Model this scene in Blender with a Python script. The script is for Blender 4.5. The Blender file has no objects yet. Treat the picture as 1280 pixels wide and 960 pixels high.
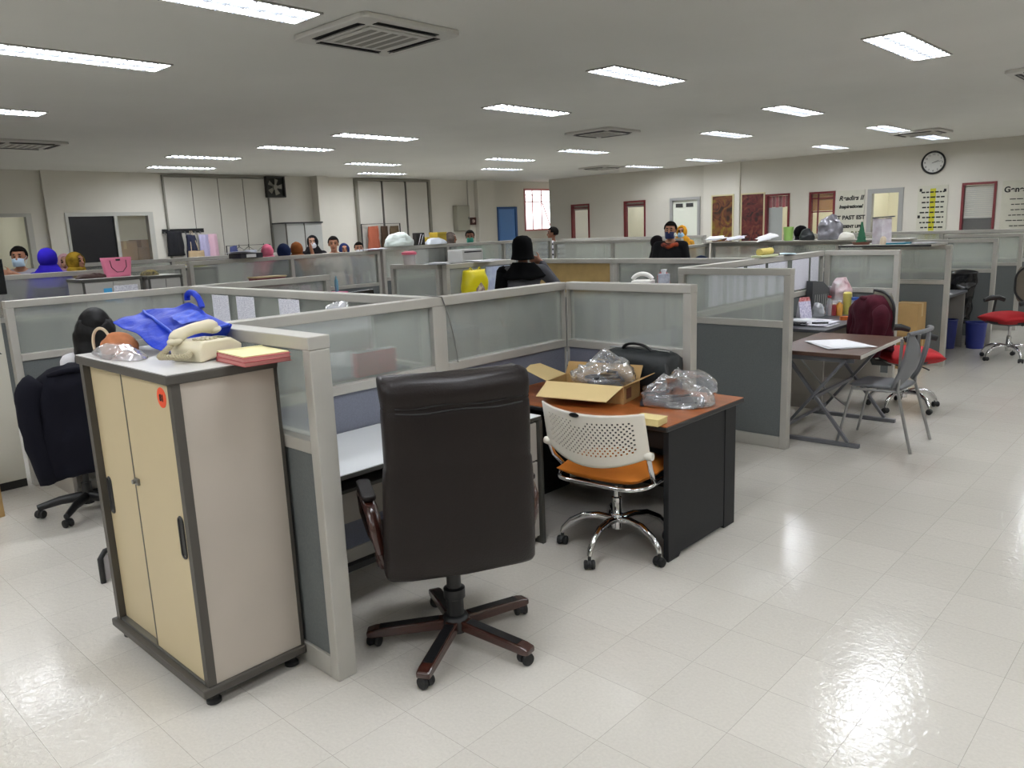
import bpy, bmesh, math, random
from mathutils import Vector, Matrix, noise
random.seed(7)
C = bpy.context.scene.collection
SC = bpy.context.scene
PI = math.pi
# ---------------------------------------------------------------- camera, world, exposure
cam = bpy.data.cameras.new('camera'); co = bpy.data.objects.new('camera', cam); C.objects.link(co)
cam.sensor_width = 36.0; cam.lens = 972.27 / 1280 * 36.0; cam.clip_start = 0.05; cam.clip_end = 100
YAW, PITCH, ROLL = -0.757663, -0.1973735, -0.0395625
_f = Vector((math.sin(YAW)*math.cos(PITCH), math.cos(YAW)*math.cos(PITCH), math.sin(PITCH)))
_r = Vector((math.cos(YAW), -math.sin(YAW), 0)); _u = _r.cross(_f)
_r2 = math.cos(ROLL)*_r + math.sin(ROLL)*_u; _u2 = -math.sin(ROLL)*_r + math.cos(ROLL)*_u
co.matrix_world = Matrix(((_r2.x, _u2.x, -_f.x, 0), (_r2.y, _u2.y, -_f.y, 0), (_r2.z, _u2.z, -_f.z, 1.70), (0, 0, 0, 1)))
SC.camera = co
SC.view_settings.view_transform = 'Standard'; SC.view_settings.look = 'None'
SC.view_settings.gamma = 1.0; SC.view_settings.use_curve_mapping = False
SC.view_settings.exposure = 1.12
SC.cycles.use_denoising = True
SC.cycles.max_bounces = 8; SC.cycles.diffuse_bounces = 4; SC.cycles.glossy_bounces = 3
SC.cycles.transmission_bounces = 6; SC.cycles.transparent_max_bounces = 10
SC.cycles.caustics_reflective = False; SC.cycles.caustics_refractive = False
SC.cycles.sample_clamp_indirect = 6.0
W = bpy.data.worlds.new('sky'); SC.world = W; W.use_nodes = True
W.node_tree.nodes['Background'].inputs[0].default_value = (0.93, 0.97, 1.0, 1)
W.node_tree.nodes['Background'].inputs[1].default_value = 2.2
EXTRA = [(-3.7,-1.6),(-3.7,-4.0),(-5.3,-2.0),(-7.7,-2.0),(-1.87,1.4),(-1.87,-1.6),(-1.87,-4.0),(0.2,-3.0),(0.2,1.4),(0.2,5.5),(0.2,9.5),(0.2,13.5),(2.4,-1.5),(2.4,2.5),(2.4,6.5),(2.4,10.5),(-1.87,13.0)]  # unseen ceiling lights, added to light the foreground
LAMP = 17.0          # strength of the ceiling troffers
# ---------------------------------------------------------------- materials
def lin(h):
    h = h.lstrip('#'); o = []
    for i in (0, 2, 4):
        v = int(h[i:i+2], 16)/255
        o.append(v/12.92 if v <= 0.04045 else ((v+0.055)/1.055)**2.4)
    return (*o, 1)
_M = {}
def mat(name, hexc, rough=0.6, metal=0.0, spec=0.5, var=0.0, vscale=8.0, bump=0.0, bscale=60.0, emit=0.0, trans=0.0, alpha=1.0, coat=0.0, col2=None, stretch=None):
    if name in _M: return _M[name]
    m = bpy.data.materials.new(name); m.use_nodes = True
    nt = m.node_tree; b = nt.nodes['Principled BSDF']
    b.inputs['Base Color'].default_value = lin(hexc); b.inputs['Roughness'].default_value = rough
    b.inputs['Metallic'].default_value = metal; b.inputs['Specular IOR Level'].default_value = spec
    if coat: b.inputs['Coat Weight'].default_value = coat; b.inputs['Coat Roughness'].default_value = 0.15
    if trans: b.inputs['Transmission Weight'].default_value = trans
    if alpha < 1: b.inputs['Alpha'].default_value = alpha
    if emit: b.inputs['Emission Color'].default_value = lin(hexc); b.inputs['Emission Strength'].default_value = emit
    if var or bump or col2:
        tc = nt.nodes.new('ShaderNodeTexCoord'); mp = nt.nodes.new('ShaderNodeMapping')
        nt.links.new(tc.outputs['Object'], mp.inputs['Vector'])
        if stretch: mp.inputs['Scale'].default_value = stretch
    if var or col2:
        n = nt.nodes.new('ShaderNodeTexNoise'); n.inputs['Scale'].default_value = vscale; n.inputs['Detail'].default_value = 5
        nt.links.new(mp.outputs[0], n.inputs['Vector'])
        r = nt.nodes.new('ShaderNodeValToRGB'); c = lin(hexc)
        c2 = lin(col2) if col2 else tuple(min(1, x*(1+var)) for x in c[:3])+(1,)
        c1 = c if col2 else tuple(x*(1-var) for x in c[:3])+(1,)
        r.color_ramp.elements[0].position = 0.35; r.color_ramp.elements[0].color = c1
        r.color_ramp.elements[1].position = 0.65; r.color_ramp.elements[1].color = c2
        nt.links.new(n.outputs['Fac'], r.inputs[0]); nt.links.new(r.outputs[0], b.inputs['Base Color'])
    if bump:
        n2 = nt.nodes.new('ShaderNodeTexNoise'); n2.inputs['Scale'].default_value = bscale; n2.inputs['Detail'].default_value = 3
        nt.links.new(mp.outputs[0], n2.inputs['Vector'])
        bp = nt.nodes.new('ShaderNodeBump'); bp.inputs['Strength'].default_value = bump; bp.inputs['Distance'].default_value = 0.01
        nt.links.new(n2.outputs['Fac'], bp.inputs['Height']); nt.links.new(bp.outputs[0], b.inputs['Normal'])
    _M[name] = m
    return m
def frosted(name, hexc, clear=0.5, rough=0.28):
    if name in _M: return _M[name]
    m = bpy.data.materials.new(name); m.use_nodes = True; nt = m.node_tree
    b = nt.nodes['Principled BSDF']; out = nt.nodes['Material Output']
    b.inputs['Base Color'].default_value = lin(hexc); b.inputs['Roughness'].default_value = 0.35
    rf = nt.nodes.new('ShaderNodeBsdfRefraction'); rf.inputs['Color'].default_value = (0.95, 0.97, 0.96, 1); rf.inputs['Roughness'].default_value = rough; rf.inputs['IOR'].default_value = 1.12
    mx = nt.nodes.new('ShaderNodeMixShader')
    mx.inputs[0].default_value = clear
    tl = nt.nodes.new('ShaderNodeBsdfTranslucent'); tl.inputs[0].default_value = lin(hexc); m0 = nt.nodes.new('ShaderNodeMixShader'); m0.inputs[0].default_value = 0.3
    nt.links.new(b.outputs[0], m0.inputs[1]); nt.links.new(tl.outputs[0], m0.inputs[2])
    tp = nt.nodes.new('ShaderNodeBsdfTransparent'); tp.inputs[0].default_value = (0.97, 0.98, 0.97, 1); m1 = nt.nodes.new('ShaderNodeMixShader'); m1.inputs[0].default_value = 0.5
    nt.links.new(rf.outputs[0], m1.inputs[1]); nt.links.new(tp.outputs[0], m1.inputs[2])
    nt.links.new(m0.outputs[0], mx.inputs[1]); nt.links.new(m1.outputs[0], mx.inputs[2]); nt.links.new(mx.outputs[0], out.inputs['Surface'])
    _M[name] = m; return m
def clearfilm(name, tint='#ffffff', gloss=0.25, milky=0.12):
    if name in _M: return _M[name]
    m = bpy.data.materials.new(name); m.use_nodes = True; nt = m.node_tree; out = nt.nodes['Material Output']
    b = nt.nodes['Principled BSDF']; b.inputs['Base Color'].default_value = lin('#e8eaf0'); b.inputs['Roughness'].default_value = 0.4
    t = nt.nodes.new('ShaderNodeBsdfTransparent'); t.inputs[0].default_value = lin(tint)
    g = nt.nodes.new('ShaderNodeBsdfGlossy'); g.inputs['Roughness'].default_value = 0.08; g.inputs[0].default_value = (1, 1, 1, 1)
    lw = nt.nodes.new('ShaderNodeLayerWeight'); lw.inputs[0].default_value = gloss
    m1 = nt.nodes.new('ShaderNodeMixShader'); m1.inputs[0].default_value = milky
    nt.links.new(t.outputs[0], m1.inputs[1]); nt.links.new(b.outputs[0], m1.inputs[2])
    m2 = nt.nodes.new('ShaderNodeMixShader'); nt.links.new(lw.outputs['Facing'], m2.inputs[0])
    nt.links.new(m1.outputs[0], m2.inputs[1]); nt.links.new(g.outputs[0], m2.inputs[2]); nt.links.new(m2.outputs[0], out.inputs['Surface'])
    _M[name] = m; return m
def floor_mat():
    m = bpy.data.materials.new('vinyl_tile_floor'); m.use_nodes = True; nt = m.node_tree; b = nt.nodes['Principled BSDF']
    N = nt.nodes.new; L = nt.links.new
    tc = N('ShaderNodeTexCoord'); mp = N('ShaderNodeMapping'); L(tc.outputs['Object'], mp.inputs['Vector'])
    S = 0.3128
    mp.inputs['Location'].default_value = (0.491/S, -2.482/S, 0); mp.inputs['Scale'].default_value = (1/S, 1/S, 1)
    br = N('ShaderNodeTexBrick'); br.offset = 0.0; br.squash = 1.0
    br.inputs['Scale'].default_value = 1.0; br.inputs['Brick Width'].default_value = 1.0; br.inputs['Row Height'].default_value = 1.0
    br.inputs['Mortar Size'].default_value = 0.004; br.inputs['Mortar Smooth'].default_value = 0.6
    br.inputs['Color1'].default_value = lin('#cbc6bc'); br.inputs['Color2'].default_value = lin('#c6c1b7'); br.inputs['Mortar'].default_value = lin('#a8a399')
    L(mp.outputs[0], br.inputs['Vector'])
    n = N('ShaderNodeTexNoise'); n.inputs['Scale'].default_value = 90; n.inputs['Detail'].default_value = 4; L(tc.outputs['Object'], n.inputs['Vector'])
    n3 = N('ShaderNodeTexNoise'); n3.inputs['Scale'].default_value = 0.9; n3.inputs['Detail'].default_value = 5; L(tc.outputs['Object'], n3.inputs['Vector'])
    ad = N('ShaderNodeMath'); ad.operation = 'MULTIPLY_ADD'; ad.inputs[1].default_value = 0.45; ad.inputs[2].default_value = 0.55; L(n.outputs['Fac'], ad.inputs[0])
    ad2 = N('ShaderNodeMath'); ad2.operation = 'MULTIPLY_ADD'; ad2.inputs[1].default_value = 0.3; L(n3.outputs['Fac'], ad2.inputs[0]); L(ad.outputs[0], ad2.inputs[2])
    mr = N('ShaderNodeMapRange'); mr.inputs[1].default_value = .75; mr.inputs[2].default_value = 1.1; mr.inputs[3].default_value = .9; mr.inputs[4].default_value = 1.06; L(ad2.outputs[0], mr.inputs[0])
    mul = N('ShaderNodeVectorMath'); mul.operation = 'SCALE'; L(br.outputs['Color'], mul.inputs[0]); L(mr.outputs[0], mul.inputs['Scale'])
    L(mul.outputs[0], b.inputs['Base Color'])
    b.inputs['Roughness'].default_value = 0.13; b.inputs['Specular IOR Level'].default_value = 0.5
    n2 = N('ShaderNodeTexNoise'); n2.inputs['Scale'].default_value = 32; n2.inputs['Detail'].default_value = 4; n2.inputs['Distortion'].default_value = 0.8; L(tc.outputs['Object'], n2.inputs['Vector'])
    sb = N('ShaderNodeMath'); sb.operation = 'MULTIPLY_ADD'; sb.inputs[1].default_value = -0.6; L(br.outputs['Fac'], sb.inputs[0]); L(n2.outputs['Fac'], sb.inputs[2])
    bp = N('ShaderNodeBump'); bp.inputs['Strength'].default_value = 0.36; bp.inputs['Distance'].default_value = 0.004
    L(sb.outputs[0], bp.inputs['Height']); L(bp.outputs[0], b.inputs['Normal'])
    return m
ALU = mat('brushed_aluminium', '#b3b0a8', 0.42, 0.25, var=0.05, vscale=3)
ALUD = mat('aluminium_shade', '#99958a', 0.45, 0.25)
GLASS = frosted('frosted_glass', '#d3d7d0', .68, .26)
FAB = mat('grey_partition_fabric', '#646867', 0.85, var=0.06, vscale=120, bump=0.2, bscale=300)
FABB = mat('blue_grey_fabric', '#747784', 0.85, var=0.06, vscale=120, bump=0.2, bscale=300)
CHIP = mat('tan_board', '#b0945f', 0.7, var=0.08)
BLK = mat('black_plastic', '#1b1b1c', 0.42, bump=0.05, bscale=200)
BLKR = mat('black_rubber', '#141414', 0.6)
CHROME = mat('chrome', '#d4d4d6', 0.08, 1.0)
STEEL = mat('grey_steel', '#8a8a88', 0.35, 0.8)
WHITE = mat('white_paint', '#e4e2dc', 0.5)
PAPER = mat('white_paper', '#eeeef0', 0.75)
PAPERP = mat('printed_paper', '#e9e9ef', 0.75, col2='#b9b9c6', vscale=55, stretch=(1, 1, 3))
CARD = mat('brown_cardboard', '#b18f5c', 0.8, var=0.08, vscale=5)
CARDL = mat('pale_cardboard', '#cdb27c', 0.8, var=0.06, vscale=5)
LAM = mat('light_grey_laminate', '#b3a99d', 0.45, var=0.03, vscale=2.5)
LAMT = mat('cabinet_top_laminate', '#c6c4c0', 0.35, var=0.03, vscale=4)
CREAM = mat('warm_lit_cream_laminate', '#b9a986', 0.45, var=0.025, vscale=2)  # cream door colour that also carries the warm tint of the light
EDGE = mat('dark_grey_edging', '#4a4640', 0.5)
INK = mat('black_ink', '#151515', 0.7)
# ---------------------------------------------------------------- mesh builder
class G:
    def __init__(s): s.v = []; s.f = []; s.m = []
    def add(s, vs, fs, m=0):
        o = len(s.v); s.v += [Vector(v) for v in vs]; s.f += [tuple(i+o for i in f) for f in fs]; s.m += [m]*len(fs); return s
    def box(s, x0, y0, z0, x1, y1, z1, m=0):
        return s.add([(x0,y0,z0),(x1,y0,z0),(x1,y1,z0),(x0,y1,z0),(x0,y0,z1),(x1,y0,z1),(x1,y1,z1),(x0,y1,z1)],
                     [(3,2,1,0),(4,5,6,7),(0,1,5,4),(1,2,6,5),(2,3,7,6),(3,0,4,7)], m)
    def cb(s, c, sx, sy, sz, m=0, rot=None):
        g = G().box(-sx/2,-sy/2,-sz/2,sx/2,sy/2,sz/2); M = Matrix.Translation(c)
        if rot: M = M @ (rot if isinstance(rot, Matrix) else Matrix.Rotation(rot, 4, 'Z'))
        return s.add([M @ v for v in g.v], g.f, m)
    def bar(s, a, b, w, h, m=0):                       # rectangular bar from a to b
        a, b = Vector(a), Vector(b); d = (b-a).normalized(); up = Vector((0,0,1)) if abs(d.z) < .95 else Vector((0,1,0))
        x = d.cross(up).normalized(); z = x.cross(d)
        p = [q+x*i*w/2+z*j*h/2 for q in (a, b) for i, j in ((-1,-1),(1,-1),(1,1),(-1,1))]
        return s.add(p, [(3,2,1,0),(4,5,6,7),(0,1,5,4),(1,2,6,5),(2,3,7,6),(3,0,4,7)], m)
    def tube(s, pts, r, n=10, closed=False, m=0, flat=1.0):
        pts = [Vector(p) for p in pts]; k = len(pts); rs = r if isinstance(r, (list, tuple)) else [r]*k
        vs = []; nrm = None
        for i, p in enumerate(pts):
            a = pts[i-1] if (i or closed) else p; b = pts[(i+1) % k] if (i < k-1 or closed) else p
            t = (b-a).normalized()
            if nrm is None: nrm = t.orthogonal().normalized() if abs(t.z) > .9 else Vector((0,0,1)).cross(t).normalized()
            nrm = (nrm - t*nrm.dot(t)).normalized(); bn = t.cross(nrm)
            vs += [p+(nrm*math.cos(2*PI*j/n)+bn*math.sin(2*PI*j/n)*flat)*rs[i] for j in range(n)]
        fs = [(i*n+j, i*n+(j+1) % n, ((i+1) % k)*n+(j+1) % n, ((i+1) % k)*n+j) for i in range(k if closed else k-1) for j in range(n)]
        if not closed: fs += [tuple(range(n-1,-1,-1)), tuple((k-1)*n+j for j in range(n))]
        return s.add(vs, fs, m)
    def cyl(s, a, b, r, r2=None, n=16, m=0): return s.tube([a, b], [r, r if r2 is None else r2], n, m=m)
    def lathe(s, prof, c=(0,0,0), n=20, m=0, sx=1, sy=1, axis='Z'):
        vs = []; c = Vector(c)
        for r, z in prof:
            for j in range(n):
                a = 2*PI*j/n; p = Vector((r*math.cos(a)*sx, r*math.sin(a)*sy, z))
                if axis == 'Y': p = Vector((p.x, p.z, p.y))
                if axis == 'X': p = Vector((p.z, p.x, p.y))
                vs.append(c+p)
        k = len(prof); fs = [(i*n+j, i*n+(j+1) % n, (i+1)*n+(j+1) % n, (i+1)*n+j) for i in range(k-1) for j in range(n)]
        fs += [tuple(range(n-1,-1,-1)), tuple((k-1)*n+j for j in range(n))]
        return s.add(vs, fs, m)
    def ell(s, c, rx, ry, rz, n=14, m=0, rot=None):
        k = n//2; vs = []; c = Vector(c)
        for i in range(1, k):
            t = PI*i/k
            for j in range(n):
                a = 2*PI*j/n; p = Vector((rx*math.sin(t)*math.cos(a), ry*math.sin(t)*math.sin(a), rz*math.cos(t)))
                vs.append(c+(rot @ p if rot else p))
        top = Vector((0,0,rz)); vs += [c+(rot @ top if rot else top), c-(rot @ top if rot else top)]
        fs = [(i*n+j, (i+1)*n+j, (i+1)*n+(j+1) % n, i*n+(j+1) % n) for i in range(k-2) for j in range(n)]
        T = (k-1)*n
        fs += [(T, j, (j+1) % n) for j in range(n)] + [(T+1, (k-2)*n+(j+1) % n, (k-2)*n+j) for j in range(n)]
        return s.add(vs, fs, m)
    def cap(s, a, b, r0, r1=None, n=10):               # tapered capsule
        r1 = r0 if r1 is None else r1
        a, b = Vector(a), Vector(b); s.tube([a, b], [r0, r1], n); s.ell(a, r0, r0, r0, n); s.ell(b, r1, r1, r1, n); return s
    def prism(s, poly, z0, z1, m=0, T=None):
        n = len(poly); vs = [Vector((x,y,z0)) for x,y in poly]+[Vector((x,y,z1)) for x,y in poly]
        if T: vs = [T @ v for v in vs]
        return s.add(vs, [tuple(range(n-1,-1,-1)), tuple(range(n,2*n))]+[(i,(i+1) % n,n+(i+1) % n,n+i) for i in range(n)], m)
    def grid(s, fn, nu, nv, m=0, closeu=False, skip=None):
        vs = [fn(i/(nu if closeu else nu), j/nv) for j in range(nv+1) for i in range(nu if closeu else nu+1)]
        w = nu if closeu else nu+1; fs = []
        for j in range(nv):
            for i in range(nu):
                if skip and skip((i+.5)/nu, (j+.5)/nv): continue
                fs.append((j*w+i, j*w+(i+1) % w, (j+1)*w+(i+1) % w, (j+1)*w+i))
        return s.add(vs, fs, m)
    def xf(s, M): s.v = [M @ v for v in s.v]; return s
    def rough(s, amp, sc, seed=0):
        for i, v in enumerate(s.v): s.v[i] = v + noise.noise_vector(v*sc+Vector((seed*3.1, seed, -seed)))*amp
        return s
    def mesh(s, name, mats, smooth=False):
        me = bpy.data.meshes.new(name); me.from_pydata([tuple(v) for v in s.v], [], s.f)
        for mm in (mats if isinstance(mats, (list, tuple)) else [mats]): me.materials.append(mm)
        for p, k in zip(me.polygons, s.m): p.material_index = k; p.use_smooth = smooth
        bm = bmesh.new(); bm.from_mesh(me); bmesh.ops.recalc_face_normals(bm, faces=bm.faces); bm.to_mesh(me); bm.free()
        me.update(); return me
def ob(name, me, parent=None, loc=None, rot=None):
    o = bpy.data.objects.new(name, me); C.objects.link(o)
    if parent: o.parent = parent
    if loc: o.location = loc
    if rot: o.rotation_euler = rot
    return o
def P(name, g, mats, parent=None, smooth=False, bevel=0, solid=0, sub=0, loc=None, rot=None, label=None, seg=2, auto=True):
    o = ob(name, g.mesh(name, mats, smooth), parent, loc, rot)
    if solid: md = o.modifiers.new('thickness', 'SOLIDIFY'); md.thickness = solid; md.offset = 0
    if bevel: md = o.modifiers.new('rounding', 'BEVEL'); md.width = bevel; md.segments = seg; md.limit_method = 'ANGLE'
    if sub: md = o.modifiers.new('smooth', 'SUBSURF'); md.levels = sub; md.render_levels = sub
    if smooth and auto:
        try: o.data.set_sharp_from_angle(angle=math.radians(50))
        except Exception: pass
    if label: o['label'] = label
    return o
def tag(o, label, cat, group=None, kind=None):
    o['label'] = label; o['category'] = cat
    if group: o['group'] = group
    if kind: o['kind'] = kind
    return o
def T(name, label, cat, loc=(0,0,0), rz=0, group=None, kind=None):
    o = bpy.data.objects.new(name, None); C.objects.link(o); o.empty_display_size = .1
    o.location = loc; o.rotation_euler = (0,0,rz); return tag(o, label, cat, group, kind)
def S(name, g, mats, parent=None, **k):
    o = P(name, g, mats, parent, **k)
    if not parent: o['kind'] = 'structure'
    return o
def dup(root, loc, rz, label, group=None):
    def cp(o, par):
        c = o.copy(); C.objects.link(c); c.parent = par
        for ch in o.children: cp(ch, c)
        return c
    r = cp(root, None); r.location = loc; r.rotation_euler = (0,0,rz); r['label'] = label
    if group: r['group'] = group
    return r
def text(name, s, size, m, parent, loc, rot, align='CENTER', ext=0.0008, bold=0.0, shear=0.0, label=None):
    cu = bpy.data.curves.new(name, 'FONT'); cu.body = s; cu.size = size; cu.align_x = align; cu.align_y = 'CENTER'; cu.extrude = ext; cu.offset = bold; cu.shear = shear
    t = bpy.data.objects.new(name, cu); C.objects.link(t)
    dg = bpy.context.evaluated_depsgraph_get(); me = bpy.data.meshes.new_from_object(t.evaluated_get(dg)); bpy.data.objects.remove(t)
    me.materials.clear(); me.materials.append(m)
    return ob(name, me, parent, loc, rot)
def bez(a, b, c, d, n=10):
    a, b, c, d = map(Vector, (a, b, c, d))
    return [a*(1-t)**3+b*3*t*(1-t)**2+c*3*t*t*(1-t)+d*t**3 for t in [i/n for i in range(n+1)]]
def rrect(w, h, r, n=5):
    o = []
    for cx, cy, a0 in ((w/2-r, h/2-r, 0), (-w/2+r, h/2-r, PI/2), (-w/2+r, -h/2+r, PI), (w/2-r, -h/2+r, 1.5*PI)):
        o += [(cx+r*math.cos(a0+PI/2*i/n), cy+r*math.sin(a0+PI/2*i/n)) for i in range(n+1)]
    return o
# ================================================================ ROOM
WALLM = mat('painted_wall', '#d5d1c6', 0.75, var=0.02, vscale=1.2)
CEILM = mat('painted_ceiling', '#d8d8d2', 0.8, var=0.02, vscale=1.0)
XL, YR, H = -16.0, 17.92, 3.05  # room shell with its wall and ceiling items scaled about the camera, coordinates baked
def wall(name, axis, c0, c1, a0, a1, z0, z1, openings, m=None):
    """a wall slab along one axis with rectangular openings (a0,a1,z0,z1)"""
    g = G(); As = sorted({a0, a1, *[v for o in openings for v in o[:2]]}); Zs = sorted({z0, z1, *[v for o in openings for v in o[2:]]})
    for i in range(len(As)-1):
        run = None
        for j in range(len(Zs)-1):
            am, zm = (As[i]+As[i+1])/2, (Zs[j]+Zs[j+1])/2
            if any(o[0] < am < o[1] and o[2] < zm < o[3] for o in openings):
                if run is not None: cells(g, axis, c0, c1, As[i], As[i+1], run, Zs[j])
                run = None
            elif run is None: run = Zs[j]
        if run is not None: cells(g, axis, c0, c1, As[i], As[i+1], run, Zs[-1])
    return S(name, g, m or WALLM)
def cells(g, axis, c0, c1, a, b, z0, z1):
    if axis == 'Y': g.box(c0, a, z0, c1, b, z1)
    else: g.box(a, c0, z0, b, c1, z1)
fl = S('floor', G().box(-21.5, -6, -.06, 6, 22, 0), floor_mat())
S('ceiling', G().box(-21.5, -6, H, 6, 22, H+.06), CEILM)
RW = {1: (-14.34,-13.683,0.863,2.298), 2: (-12.512,-11.819,0.863,2.298), 3: (-8.473,-7.875,0.863,2.25), 4: (-7.421,-6.835,0.863,2.238), 5: (-6.142,-5.413,0.863,2.226), 6: (-4.326,-3.716,0.863,2.238)}
DOOR = (-11.066, -10.193, 0.0, 2.3)
wall('wall_right', 'X', YR, YR+.12, -15.15, 5.0, 0, H, list(RW.values())+[DOOR], mat('dimmed_wall_right', '#cbc7bc', 0.75, var=0.02, vscale=1.2))  # same wall paint, darkened so the colour carries this wall's dimmer light
LW = {1: (3.525,4.565,0.863,2.298), 2: (5.115,6.716,0.863,2.298), 3: (17.746,19.837,1.604,2.847)}
BD = (16.563, 17.399, 0, 2.32)
wall('wall_left', 'Y', XL-.12, XL, -5.2, 21.7, 0, H, list(LW.values())+[BD])
S('wall_back', G().box(-16.0, -5.2, 0, 5.12, -5.08, H), WALLM)
S('wall_front', G().box(5.0, -5.08, 0, 5.12, 18.04, H), WALLM)
S('wall_alcove', G().box(-15.15, 18.04, 0, -15.03, 21.7, H), WALLM)
S('wall_alcove_end', G().box(-16.0, 21.58, 0, -15.03, 21.7, H), WALLM)
# rooms beyond the right wall and the left wall, seen through their windows
CORR = mat('cream_corridor_wall', '#e8e2c4', 0.7)
S('wall_corridor', G().box(-15.03, 20.3, 0, 5.0, 20.42, H), CORR)
for x in (-11.472, -8.246, -6.513, -4.66): S('wall_corridor_cross', G().box(x-.04, 18.04, 0, x+.04, 20.3, H), CORR)
S('wall_store_back', G().box(-20.5, -1.2, 0, -20.38, 10.7, H), CORR)
for y in (-1.2, 4.78, 10.6): S('wall_store_cross', G().box(-20.38, y, 0, XL-.12, y+.1, H), CORR)
# pilasters and ceiling-height columns on the walls
S('trim_1', G().box(XL, 10.42, 0, XL+.26, 10.695, H), WALLM)
S('trim_2', G().box(XL, 15.678, 0, XL+.14, 16.372, H), WALLM)
S('trim_3', G().box(XL, 4.804, 0, XL+.07, 4.995, H), WALLM)
S('trim_4', G().box(-10.074, YR-.06, 0, -9.106, YR, H), WALLM)
for n, g in (('baseboard_right', G().box(-15.15, YR-.012, 0, 5, YR, .1)), ('baseboard_left', G().box(XL, -5, 0, XL+.012, 15.6, .1))): S(n, g, mat('grey_skirting', '#8e8b85'))
RED = mat('red_window_frame', '#74272b', 0.5); GREYF = mat('grey_door_frame', '#a3a3a0', 0.45, 0.3); PANE = clearfilm('window_pane', gloss=0.06, milky=0.05)
def window_right(n, fm, bars=(), w=.045, dep=.14):
    x0, x1, z0, z1 = RW[n]; y0 = YR-.02
    g = G().box(x0,y0,z0,x0+w,y0+dep,z1).box(x1-w,y0,z0,x1,y0+dep,z1).box(x0+w,y0,z1-w,x1-w,y0+dep,z1).box(x0+w,y0,z0,x1-w,y0+dep,z0+w)
    for k, t in bars:
        if k == 'h': g.box(x0+w, y0+.05, t-.012, x1-w, y0+.08, t+.012)
        else: g.box(t-.012, y0+.05, z0+w, t+.012, y0+.08, z1-w)
    o = S('window_%d' % n, g, fm)
    S('window_glass', G().box(x0+w, y0+.06, z0+w, x1-w, y0+.066, z1-w), PANE, o)
    return o
BLIND = mat('roller_blind', '#b9b9b0', 0.8, var=.04, vscale=30, stretch=(1,1,6))
for n in (1, 2):
    o = window_right(n, RED, [('h', 2.19)])
    x0, x1, z0, z1 = RW[n]
    S('window_blind', G().box(x0+.05, YR+.075, 2.13, x1-.05, YR+.09, z1-.05), mat('rolled_blind', '#8f857c'), o)
o = window_right(3, RED); x0, x1, z0, z1 = RW[3]
g = G()
for i in range(6): g.box(x0+.055+i*.081, YR+.08, 1.939+.01*(i % 2), x0+.055+i*.081+.072, YR+.095, z1-.05, i % 2)
S('window_curtain', g, [mat('red_curtain', '#a8464a', .8), mat('dark_red_curtain', '#7a2f34', .8)], o)
S('window_pane_sheet', G().box(x0+.055, YR+.08, .92, x0+.39, YR+.09, 1.939), mat('grey_pane_sheet', '#b0b5b0', .5), o)
o = window_right(4, RED, [('h', 1.796), ('h', 2.094), ('v', -7.23)]); x0, x1, z0, z1 = RW[4]
S('window_board', G().box(x0+.05, YR+.08, 1.82, x1-.05, YR+.1, z1-.05), mat('orange_wood_panel', '#b98748', .6, var=.1, vscale=12, stretch=(1,1,8)), o)
window_right(5, GREYF, w=.095)
o = window_right(6, RED); x0, x1, z0, z1 = RW[6]
g = G()
for i in range(16): g.box(x0+.045, YR+.06, 1.54+i*.0405, x1-.045, YR+.072, 1.54+i*.0405+.037)
S('window_venetian_blind', g, BLIND, o); S('window_dark_lower_pane', G().box(x0+.045, YR+.09, .92, x1-.045, YR+.1, 1.54), mat('dark_glass', '#4b4a42', .2), o)
# white door in the right wall
x0, x1, z0, z1 = DOOR
o = S('door_1', G().box(x0,YR-.03,0,x0+.07,YR+.12,z1).box(x1-.07,YR-.03,0,x1,YR+.12,z1).box(x0+.07,YR-.03,z1-.07,x1-.07,YR+.12,z1), GREYF)
S('door_leaf', G().box(x0+.07, YR+.03, .01, x1-.07, YR+.07, z1-.07), mat('pale_door_leaf', '#dfe2d4', .5), o, bevel=.003)
for x in (x0+.155, x0+.455): S('door_vent', G().box(x, YR+.015, 2.06, x+.2, YR+.03, 2.155).box(x+.01, YR+.01, 2.07, x+.19, YR+.016, 2.08), mat('dark_vent', '#3a3a38'), o)
S('door_handle', G().tube([(x1-.12,YR+.03,1.0),(x1-.12,YR-.02,1.0),(x1-.24,YR-.02,1.0)], .009), STEEL, o, smooth=True)
# blue door in the left wall
y0, y1 = BD[:2]
o = S('door_2', G().box(XL-.12,y0,0,XL+.03,y0+.05,2.32).box(XL-.12,y1-.07,0,XL+.03,y1,2.32).box(XL-.12,y0+.05,2.26,XL+.03,y1-.07,2.32), mat('blue_door_frame', '#3a5f96', .5))
S('door_leaf', G().box(XL-.06, y0+.05, .01, XL-.01, y1-.07, 2.26).box(XL-.012, y0+.12, .2, XL-.004, y1-.14, 1.0).box(XL-.012, y0+.12, 1.15, XL-.004, y1-.14, 2.15), mat('blue_door_leaf', '#5f8cc8', .5), o)
S('door_handle', G().tube([(XL-.01,y0+.12,1.02),(XL+.05,y0+.12,1.02),(XL+.05,y0+.24,1.02)], .009), STEEL, o, smooth=True)
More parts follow.
